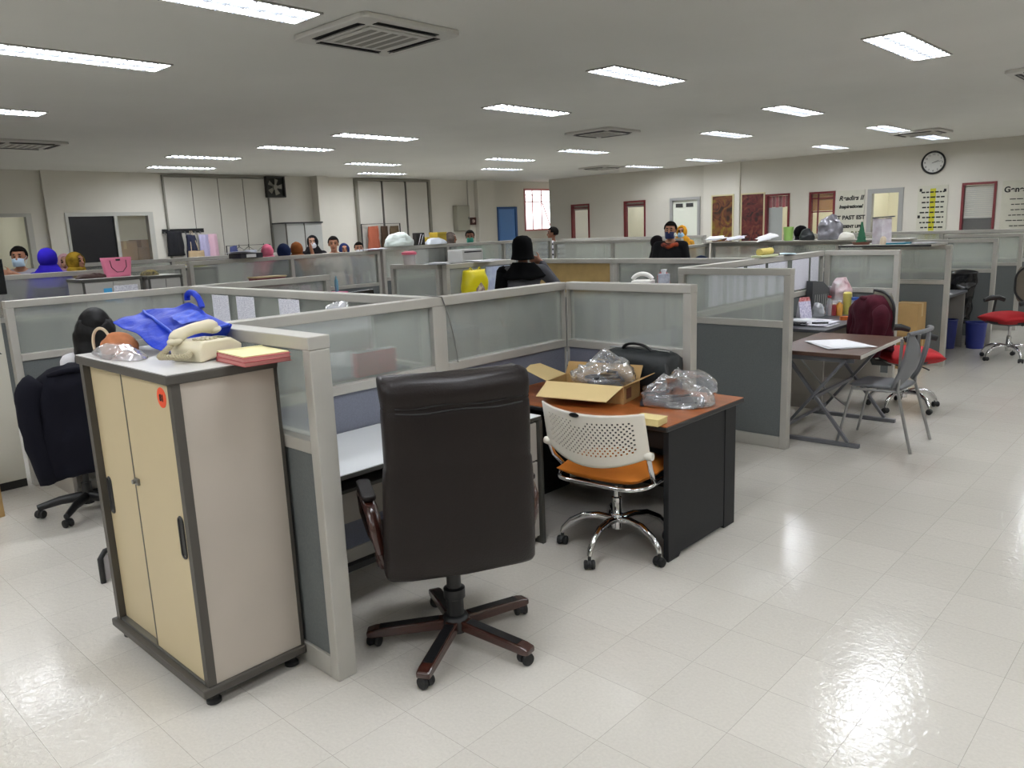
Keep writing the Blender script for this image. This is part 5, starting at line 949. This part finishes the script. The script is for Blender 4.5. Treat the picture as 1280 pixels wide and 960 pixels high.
# far group clutter around the big partitions
o = crumple('white_sack', 'large pale green white sack on the far partition left of the beige headscarf', (-9.3,7.5,1.502), .24, .52, .2, 91, mat('pale_sack', '#cfd8d2', .6), cat='sack', am=.03, pwr=.4)
o = T('black_case', 'black and white upright case right of the pale sack', 'case', (-9.32,7.9,1.502), PI/2); o.scale = (.62,.62,.62); P('body', G().box(-.14,-.07,0,.14,.07,.3), mat('black_case', '#26231f', .5), o, bevel=.01); P('stripe', G().bar((-.08,-.072,.02),(.02,-.072,.27),.02,.004).bar((.0,-.072,.02),(.09,-.072,.25),.02,.004), PAPER, o)
crumple('white_sack', 'white folded cloth sack before the yellow boxes', (-9.3,8.22,1.502), .22, .42, .1, 92, mat('blue_white_sack', '#d5dae0', .6), cat='sack', am=.02)
for i, (y, s) in enumerate(((8.28,.06),(8.5,.13))):
    o = T('yellow_carton', ('low yellow brown carton behind the white sack','taller yellow carton next to the grey headscarf')[i], 'box', (-9.55,y,1.47), PI/2); P('body', G().box(-.095,-.1,0,.095,.1,s+.08), mat('mustard_card', '#b59a2c', .6, var=.1), o, bevel=.004); P('lid', G().box(-.1,-.105,s+.06,.1,.105,s+.085), mat('mustard_lid', '#c2a83a', .6), o)
rk = low_cabinet('tall grey cabinet under the yellow cartons', -9.58, 8.4, .5, .3, 1.465)
sheets('white sheets on the cabinet right of the pale printer', (-8.85,9.0,1.213), .2, 4)
pr = T('printer', 'pale printer with a dark slot on a cabinet behind the man in the black hat', 'printer', (-8.85,8.42,1.213), PI/2); P('body', G().box(-.22,-.17,0,.22,.17,.2), mat('printer_plastic', '#bdbcb8', .5), pr, bevel=.015); P('slot', G().box(-.18,-.175,.15,.18,-.165,.17), BLK, pr)
low_cabinet('grey cabinet under the pale printer', -8.85, 8.7, 1.05, .42, 1.21)
# left edge
wp = T('white_panel_cabinet', 'white cabinet with black lettering at the left edge', 'cabinet', (-6.34, .98, 0)); P('body', G().box(-.25,-.9,.06,.025,.53,1.24), mat('cream_white_panel', '#c2bfb2', .6), wp); P('top', G().box(-.26,-.91,1.24,.03,.53,1.26), WHITE, wp); P('plinth', G().box(-.24,-.9,0,.02,.53,.06), BLK, wp)
text('lettering', 'AN K', .075, INK, wp, (.0265,.5,1.0), (PI/2,0,PI/2), align='RIGHT', bold=.003)
carton('carton', 'worn brown carton on the floor at the left edge', (-5.88,.98,0), .4, .42, .38, .1)
fn = T('desk_fan', 'white desk fan on the white cabinet at the left edge', 'fan', (-6.36,1.36,1.26), math.radians(90)); WF = mat('white_fan_plastic', '#e1e0da', .4)
P('base', G().lathe([(0,0),(.09,0),(.08,.02),(.02,.03),(.018,.1),(0,.1)], n=20), WF, fn, smooth=True); g = G()
for k in range(4): g.tube([((.03+.03*k)*math.cos(a*PI/16), -.035+.003*k*k, .17+(.03+.03*k)*math.sin(a*PI/16)) for a in range(32)], .003, 6, True)
for k in range(12):
    a = k*PI/6; g.tube([(.02*math.cos(a),-.04,.17+.02*math.sin(a)),(.12*math.cos(a),-.0,.17+.12*math.sin(a))], .002, 6)
P('cage', g, WF, fn, smooth=True); P('motor', G().lathe([(0,-.01),(.04,-.01),(.04,.07),(0,.08)], (0,0,.17), 16, axis='Y'), BLK, fn, smooth=True)
for k in range(3):
    a = k*2*PI/3; P('blade', G().add([(.02*math.cos(a),-.02,.17+.02*math.sin(a)),(.1*math.cos(a-.35),-.012,.17+.1*math.sin(a-.35)),(.1*math.cos(a+.35),-.028,.17+.1*math.sin(a+.35))], [(0,1,2)]), mat('grey_fan_blade', '#8c9296', .4), fn, solid=.003)
tc = T('task_chair', 'black office chair under the dark jacket at the left', 'chair', (-5.34, 1.6, 0), math.radians(80))
for k in range(5):
    a = math.radians(20+72*k); c, s = math.cos(a), math.sin(a)
    P('base_leg', G().tube([(.02*c,.02*s,.11),(.16*c,.16*s,.1),(.29*c,.29*s,.07)], [.026,.022,.016], 10, flat=1.3), BLK, tc, smooth=True); caster(tc, .28*c, .28*s, .027, a+1)
P('gas_column', G().lathe([(0,.06),(.035,.06),(.03,.2),(.02,.2),(.02,.4),(0,.4)], n=18), BLK, tc, smooth=True); P('seat', cushion(.48,.46,.1,16,3).xf(Matrix.Translation((0,.02,.45))), mat('black_seat_fabric', '#17171a', .8), tc, smooth=True, auto=False)
P('backrest', cushion(.42,.46,.07,16,3).xf(Matrix.Translation((0,-.25,.72)) @ Matrix.Rotation(PI/2-.1,4,'X')), mat('black_seat_fabric', '#17171a', .8), tc, smooth=True, auto=False); P('back_bar', G().tube([(0,-.05,.4),(0,-.24,.41),(0,-.3,.5),(0,-.29,.65)], .02, 8, flat=1.5), BLK, tc, smooth=True)
draped('dark_jacket', 'dark navy jacket draped over the black chair with its sleeves hanging low', (-5.07,1.54,.98), math.radians(80), .46, .22, .6, mat('dark_navy_cloth', '#0e0e18', .9, spec=.2, bump=.25, bscale=30), 12, rise=.03)
o = T('walker_basket', 'dark metal bracket with a pale plate showing left of the cabinet base', 'bracket', (-4.13,1.3,0), .3); P('frame', G().tube([(0,-.06,0),(0,-.06,.13),(0,-.03,.16),(0,.05,.16),(0,.08,.13),(0,.08,0)], .014, 10), BLK, o, smooth=True); P('plate', G().box(-.006,-.045,.01,.006,.065,.14), mat('pale_metal_plate', '#b4b2b6', .3, .4), o, bevel=.002)
# ================================================================ PEOPLE
def evaluate(o):
    dg = bpy.context.evaluated_depsgraph_get(); me = bpy.data.meshes.new_from_object(o.evaluated_get(dg)); old = o.data; o.modifiers.clear(); o.data = me; bpy.data.meshes.remove(old); return o
def fuse(name, g, mats, parent, vox=.011, smooth=6, loc=None, paint=None):
    o = ob(name, g.mesh(name, mats, True), parent)
    md = o.modifiers.new('fuse', 'REMESH'); md.mode = 'VOXEL'; md.voxel_size = vox; md.use_smooth_shade = True
    s = o.modifiers.new('soften', 'SMOOTH'); s.factor = .5; s.iterations = smooth
    evaluate(o)
    while len(o.data.materials) < len(mats): o.data.materials.append(mats[len(o.data.materials)])
    for p in o.data.polygons:
        p.use_smooth = True; p.material_index = paint(p.center) if paint else 0
    return o
def hand(g, w, d, n, side, curl=.5, k=1.0):
    """palm, four unequal fingers and a thumb; d = towards the fingertips, n = palm side, side = thumb side"""
    d, n, side = d.normalized(), n.normalized(), side.normalized()
    g.cap(w, w+d*.03*k, .026*k, .028*k)
    for i, (off, ln) in enumerate(((.03,.066),(.01,.075),(-.011,.07),(-.031,.055))):
        a = w+d*.02*k+side*off*.7*k; b = w+d*.085*k+side*off*k; g.cap(a, b, .0155*k, .0125*k, 8)
        t = d*math.cos(curl)+n*math.sin(curl); c = b+t*ln*.5*k; t2 = d*math.cos(curl*1.9)+n*math.sin(curl*1.9); e = c+t2*ln*.5*k
        g.cap(b, c, .0098*k, .0088*k, 8); g.cap(c, e, .0088*k, .0075*k, 8)
    a = w+d*.02*k+side*.022*k; b = a+(d*.5+side*.8+n*.3).normalized()*.045*k; g.cap(a, b, .0125*k, .0105*k, 8); g.cap(b, b+(d*.8+side*.4+n*.3).normalized()*.032*k, .0103*k, .0085*k, 8)
SKIN = {'t': '#a9765a', 'd': '#8a5a42', 'l': '#c1947a'}
def person(label, x, y, face, top=1.68, skin='t', shirt='#33333a', lower='#2c2e38', head='short', headcol='#15120f', mask=None, arms=None, female=False, collar=None, seated=False, vox=.011, extra=None, hcol2=None, stripes=None):
    k = top/1.70; o = T('person', label, 'person', (x, y, 0), face)
    V = Vector; sk = mat('skin_'+skin, SKIN[skin], .5, var=.03, vscale=15); dark = mat('dark_features', '#221712', .5); lip = mat('lips', '#7d463e', .5)
    zs = -.43 if seated else 0           # everything above the hips drops when seated
    up = lambda p: V((p[0]*k, p[1]*k, p[2]*k+zs))
    B = G()
    B.ell(up((0,-.012,1.615)), .076*k,.096*k,.088*k,16).ell(up((0,.022,1.545)), .057*k,.068*k,.072*k,14).cap(up((0,.088,1.6)), up((0,.106,1.565)), .011*k, .016*k, 8)
    B.ell(up((0,.085,1.527)), .024*k,.012*k,.01*k,8).ell(up((0,.075,1.497)), .022*k,.018*k,.016*k,8).cap(up((-.035,.078,1.63)), up((.035,.078,1.63)), .014*k, .014*k, 8)
    for s in (-1, 1): B.ell(up((s*.078,-.012,1.585)), .011*k,.022*k,.032*k,8)
    B.cap(up((0,-.02,1.4)), up((0,-.002,1.52)), .054*k, .05*k)
    wsh = .165 if female else .185
    B.ell(up((0,-.012,1.25)), .155*k,.105*k,.19*k).ell(up((0,0,1.03)), .138*k,.1*k,.15*k)
    for s in (-1, 1): B.cap(up((s*.05,-.015,1.415)), up((s*wsh,-.015,1.385)), .05*k, .053*k)
    hz = .93*k+zs
    B.ell((0,0,hz), .158*k,.108*k,.12*k)
    legs = []
    for s in (-1, 1):
        hip = V((s*.088*k,0,hz-.03)); 
        if seated: kn = V((s*.1*k,.42*k,hz-.02)); an = V((s*.1*k,.4*k,.08)); 
        else: kn = V((s*.095*k,.012,.49*k)); an = V((s*.095*k,-.012,.08*k))
        legs.append((hip, kn, an)); B.cap(hip, kn, .083*k, .055*k).cap(kn, an, .054*k, .036*k).cap(an+V((0,-.03,-.04)), an+V((s*.01,.14,-.048)), .034, .028)
    A = {}
    for s, nm in ((-1,'L'),(1,'R')):
        sh = up((s*wsh,-.015,1.385))
        el, wr = (arms or {}).get(nm, ((s*.235,-.03,1.11),(s*.24,.07,.88))); el, wr = up(el), up(wr)
        A[nm] = (sh, el, wr); B.cap(sh, el, .047*k, .038*k).cap(el, wr, .038*k, .026*k); d = (wr-el).normalized(); 
        hd = (arms or {}).get(nm+'d'); d = V(hd).normalized() if hd else d
        n = V((-s,0,0)) if abs(d.x) < .7 else V((0,1,0)); n = (n-d*n.dot(d)).normalized(); sd = d.cross(n)*(1 if s < 0 else -1)
        if sd.y < 0 and abs(sd.y) > .3: sd = -sd
        hand(B, wr, d, n, sd, (arms or {}).get(nm+'c', .45), k)
    def paint(c):
        p = V((c.x/k, c.y/k, (c.z-zs)/k))
        if p.y > .062:
            if abs(abs(p.x)-.033) < .016 and abs(p.z-1.596) < .0075: return 1
            if abs(abs(p.x)-.034) < .022 and abs(p.z-1.624) < .0065: return 1
            if abs(p.x) < .024 and abs(p.z-1.527) < .009 and p.y > .08: return 2
        return 0
    fuse('body', B, [sk, dark, lip], o, vox, 5, paint=paint)
    # clothes
    sm = mat('cloth_'+shirt[1:], shirt, .9, spec=.25, bump=.25, bscale=35, col2=hcol2, vscale=14) if not stripes else stripes
    Sg = G(); e = .017
    Sg.ell(up((0,-.012,1.25)), (.155+e)*k,(.105+e)*k,.19*k).ell(up((0,0,1.03)), (.145+e)*k,(.105+e)*k,.17*k).ell(up((0,0,.93)), (.162+e)*k,(.112+e)*k,.12*k)
    for s, nm in ((-1,'L'),(1,'R')):
        sh, el, wr = A[nm]; Sg.cap(up((s*.065,-.015,1.405)), sh, .056*k, .068*k).cap(sh, el, .065*k, .055*k)
        if not (arms or {}).get('short'): Sg.cap(el, el.lerp(wr,.9), .055*k, .04*k)
    fuse('top', Sg, [sm], o, .014, 5)
    lm = mat('cloth_'+lower[1:], lower, .85)
    if female and not seated: P('skirt', G().lathe([(0,1.02*k),(.165*k,1.02*k),(.185*k,.85*k),(.2*k,.5*k),(.24*k,.1*k),(0,.1*k)], n=24, sy=.8), lm, o, smooth=True)
    else:
        Lg = G().ell((0,0,hz), .168*k,.118*k,.11*k)
        for hip, kn, an in legs: Lg.cap(hip, kn, .1*k, .074*k).cap(kn, an+V((0,0,.02)), .074*k, .062*k)
        fuse('trousers', Lg, [lm], o, .016, 4)
    for s, (hip, kn, an) in zip((-1, 1), legs): P('shoe', G().ell(an+V((s*.004,.055,-.045)), .046,.125,.04,14), mat('dark_shoe', '#1c1a19', .5), o, smooth=True)
    if collar: P('collar', G().tube([up((.072*math.cos(a*PI/12), -.014+.07*math.sin(a*PI/12), 1.425-.015*math.sin(a*PI/12))) for a in range(24)], .018, 8, True), mat('cloth_'+collar[1:], collar, .85), o, smooth=True)
    hm = mat('head_'+headcol[1:], headcol, (.85 if head != 'long' else .55), spec=(.1 if head != 'long' else .2), bump=.2, bscale=40, col2=hcol2 if head == 'hijab' else None, vscale=10)
    if head in ('short', 'long'):
        rx, ry, rz = .085, .106, .097
        def hf(u, v): a = 2*PI*u; t = PI*v*.78+.001; return up((rx*math.sin(t)*math.cos(a), -.016+ry*math.sin(t)*math.sin(a), 1.622+rz*math.cos(t)))
        def sk_(u, v):
            a = 2*PI*u; t = PI*v*.78; y, z = math.sin(t)*math.sin(a), math.cos(t)
            return (y > .35 and z < .46) or (y > -.15 and z < -.1) or z < -.62
        P('hair', G().grid(hf, 36, 22, closeu=True, skip=sk_).rough(.004,30,2), hm, o, smooth=True, solid=.012, auto=False)
        if head == 'long':
            def lf(u, v): a = PI*(.88+1.24*u); return up(((.074+.1*v**.6)*math.cos(a)*(1+.07*math.sin(9*u+6*v)), -.02+(.09+.06*v**.6)*math.sin(a), 1.64-.6*v))
            P('hair_length', G().grid(lf, 34, 24).rough(.016,12,7).rough(.006,40,3), hm, o, smooth=True, solid=.03, auto=False)
    elif head == 'hijab':
        rx, ry, rz = .092, .113, .112
        def hf(u, v): a = 2*PI*u; t = PI*v+.001; return up((rx*math.sin(t)*math.cos(a), -.012+ry*math.sin(t)*math.sin(a), 1.595+rz*math.cos(t)))
        def sk_(u, v):
            a = 2*PI*u; t = PI*v; x, y, z = math.sin(t)*math.cos(a), math.sin(t)*math.sin(a), math.cos(t); return y > .55 and (x/.56)**2+((z+.0)/.68)**2 < 1
        P('headscarf', G().grid(hf, 36, 26, closeu=True, skip=sk_).rough(.004,20,3), hm, o, smooth=True, solid=.008, auto=False)
        P('scarf_drape', G().grid(lambda u, v: up((((.075+.13*min(1,v*1.3)**.8))*math.cos(2*PI*u), -.012+(.085+.055*v)*math.sin(2*PI*u), 1.53-.27*v)), 36, 14, closeu=True).rough(.014,13,5), hm, o, smooth=True, solid=.008, auto=False)
    elif head == 'hat':
        P('hat', G().lathe([(0,1.735*k),(.05*k,1.73*k),(.088*k,1.7*k),(.102*k,1.65*k),(.104*k,1.6*k),(.105*k,1.56*k),(.116*k,1.515*k),(.12*k,1.505*k)], (0,-.008,0), 32, sy=1.12).rough(.003,20,1), hm, o, smooth=True, auto=False)
        def hf(u, v): a = PI*(1+u); return up((.082*math.cos(a), -.016+.1*math.sin(a), 1.6-.1*v))
        P('hair', G().grid(hf, 20, 6), mat('head_15120f', '#15120f', .8), o, smooth=True, solid=.01, auto=False)
    if mask:
        mm = mat('mask_'+mask[1:], mask, .7)
        mk = P('face_mask', G().grid(lambda u, v: up(((.062*math.sin((u-.5)*2.7)), .03+(.088-.018*abs(2*v-1.15))*math.cos((u-.5)*2.5)-.012*(1-v), 1.483+.085*v+.012*math.cos((u-.5)*2.7)*v)), 18, 10), mm, o, smooth=True, solid=.004, auto=False)
        for s in (-1, 1): P('ear_loop', G().tube([up((s*.064,.05,1.565)), up((s*.082,.01,1.595)), up((s*.083,-.02,1.6)), up((s*.08,.0,1.56)), up((s*.064,.045,1.5))], .002, 6), mm, mk)
    if extra: extra(o, up, k)
    return o
HR = math.radians
NAVY = '#23305c'
# seated woman at the left; face = rotation of local +y
person('seated woman with long black hair bent towards her desk beside the cabinet', -5.3, 1.78, HR(58), top=1.72, skin='l', head='long', headcol='#0d0b0b', shirt='#d5d3d6', lower='#23232b', seated=True, female=True, arms={'L':((-.22,.1,1.12),(-.1,.32,1.13)), 'R':((.22,.1,1.12),(.1,.32,1.13))})
person('man in a blue mask with one forearm raised at the far left window', -10.6, 2.83, HR(-120), top=1.7, mask='#b9d0e2', shirt='#8d8a92', arms={'L':((-.3,.12,1.22),(.02,.26,1.42)), 'Ld':(1,.1,.05), 'short':True}, skin='t')
person('woman in a royal purple headscarf seen from behind', -9.7, 2.87, HR(50), top=1.68, head='hijab', headcol='#2f22a8', shirt='#2b2397', lower='#2b2397', female=True)
person('woman in a pale pink headscarf beside the purple headscarf', -10.9, 3.41, HR(-110), top=1.6, head='hijab', headcol='#c99fa6', shirt='#c0a0a4', lower='#4a3b40', female=True, skin='l')
person('woman in a mustard yellow headscarf before the dark sash', -10.1, 3.28, HR(-60), top=1.62, head='hijab', headcol='#a8872c', hcol2='#6b5417', shirt='#9c7f30', lower='#3a3028', female=True)
person('woman in a pink headscarf behind the pile of papers and binder', -10.9, 6.23, HR(60), top=1.6, head='hijab', headcol='#d9788f', hcol2='#c05b74', shirt='#b0627a', lower='#4a3b40', female=True)
person('woman in a dark navy headscarf seen from behind in front of the steel cupboard', -9.75, 5.83, HR(40), top=1.61, head='hijab', headcol='#1c2645', shirt='#1c2645', lower='#1c2645', female=True)
person('woman in a rust brown headscarf seen from behind', -10.35, 6.4, HR(60), top=1.62, head='hijab', headcol='#7d4824', shirt='#5f3a22', lower='#3b2a20', female=True)
person('woman in a black headscarf and white mask facing the camera', -11.6, 7.49, HR(-125), top=1.71, head='hijab', headcol='#191719', mask='#e3e4ea', shirt='#1d1b1f', lower='#1d1b1f', female=True, skin='l')
person('smiling man with short hair waving one raised hand', -10.8, 7.36, HR(-125), top=1.67, shirt='#bfb6ae', arms={'R':((.32,.06,1.3),(.36,.12,1.55)), 'Rd':(.15,0,1), 'Rc':.1, 'short':True}, vox=.0085)
person('person in a navy head cover behind the lilac papers, left of two', -11.0, 7.7, HR(-120), top=1.56, head='hijab', headcol=NAVY, shirt=NAVY, lower=NAVY, female=True)
person('short dark haired person left of the rust orange jacket', -11.5, 8.36, HR(-120), top=1.55, shirt='#5b5b66', mask='#d9d9de')
person('woman in a grey patterned headscarf below the fuse box', -10.5, 9.65, HR(-60), top=1.67, head='hijab', headcol='#8c7f78', hcol2='#5f554f', shirt='#94867c', lower='#4a423e', female=True)
person('man in a green shirt and green mask near the fire alarm', -10.8, 10.42, HR(-135), top=1.68, mask='#2f8f7a', shirt='#9fc4b4', skin='d')
# the man in the black hat, nearest of the standing people
BLKC = mat('cloth_black', '#09090a', .95, spec=.08)
def hood(o, up, k):
    P('hood', G().grid(lambda u, v: up((((.09+.125*v))*math.cos(PI*(.95+1.1*u)), -.03+(.085+.05*v)*math.sin(PI*(.95+1.1*u))-.02*v, 1.47-.13*v-.02*math.sin(PI*u)*v)), 28, 10).rough(.01,12,4), BLKC, o, smooth=True, solid=.03, auto=False, label='black hood lying on the shoulders')
    P('black_sleeve', G().cap(up((-.195,-.015,1.38)), up((-.25,-.03,1.1)), .072*k, .062*k), BLKC, o, smooth=True, auto=False)
person('man in a black hat and grey hooded jacket seen from behind, hand to his mouth', -4.9, 5.39, HR(48), top=1.6, head='hat', headcol='#060607', shirt='#4e4e52', collar='#101012', skin='d', vox=.0085, extra=hood,
       arms={'R':((.36,.05,1.2),(.2,.2,1.47)), 'Rd':(-.75,.25,.25), 'Rc':.6, 'L':((-.25,-.02,1.12),(-.22,.12,.92))})
STR = bpy.data.materials.new('striped_shirt'); STR.use_nodes = True
_nt = STR.node_tree; _w = _nt.nodes.new('ShaderNodeTexWave'); _w.bands_direction = 'Z'; _w.inputs['Scale'].default_value = 3.2; _w.inputs['Distortion'].default_value = 0; _c = _nt.nodes.new('ShaderNodeTexCoord'); _rp = _nt.nodes.new('ShaderNodeValToRGB'); _rp.color_ramp.interpolation = 'CONSTANT'
_rp.color_ramp.elements[0].color = lin('#2a2a3a'); _rp.color_ramp.elements[1].color = lin('#dcdce4'); _rp.color_ramp.elements[1].position = .3
_nt.links.new(_c.outputs['Object'], _w.inputs['Vector']); _nt.links.new(_w.outputs['Fac'], _rp.inputs[0]); _nt.links.new(_rp.outputs[0], _nt.nodes['Principled BSDF'].inputs['Base Color'])
person('bearded man in a white shirt with dark stripes near the bright window', -9.9, 11.77, HR(120), top=1.68, shirt='#dcdce4', stripes=STR, skin='d')
def flame(o, up, k): P('scarf', G().tube([up((.1*math.cos(a*PI/10), .0+.11*math.sin(a*PI/10), 1.39+.012*math.sin(a))) for a in range(20)], .032, 10, True).rough(.012,12,3), mat('orange_red_scarf', '#b0461c', .8, col2='#3a1210', vscale=9), o, smooth=True, auto=False)
person('man in a dark jacket, dark blue mask and orange patterned scarf right of centre', -5.9, 9.56, HR(-160), top=1.69, mask='#1b2650', shirt='#131316', extra=flame, skin='t')
person('woman in dark clothes half hidden behind the man with the dark blue mask', -6.65, 10.41, HR(-60), top=1.5, head='hijab', headcol='#1a1517', shirt='#171417', lower='#171417', female=True)
person('woman in a yellow headscarf and pale blue mask by the white door', -7.2, 12.03, HR(-160), top=1.63, head='hijab', headcol='#c48a26', mask='#9fc8e6', shirt='#b9862f', lower='#4a3b28', female=True)
person('woman in a black headscarf by the silver gift bag', -5.2, 12.3, HR(-60), top=1.56, head='hijab', headcol='#0e0d0f', shirt='#0e0d0f', lower='#0e0d0f', female=True, skin='l')
person('seated person in a navy head cover under the ledge board', -5.2, 9.2, HR(-30), top=1.68, head='hijab', headcol='#1b2238', shirt='#1b2238', lower='#1b2238', seated=True)
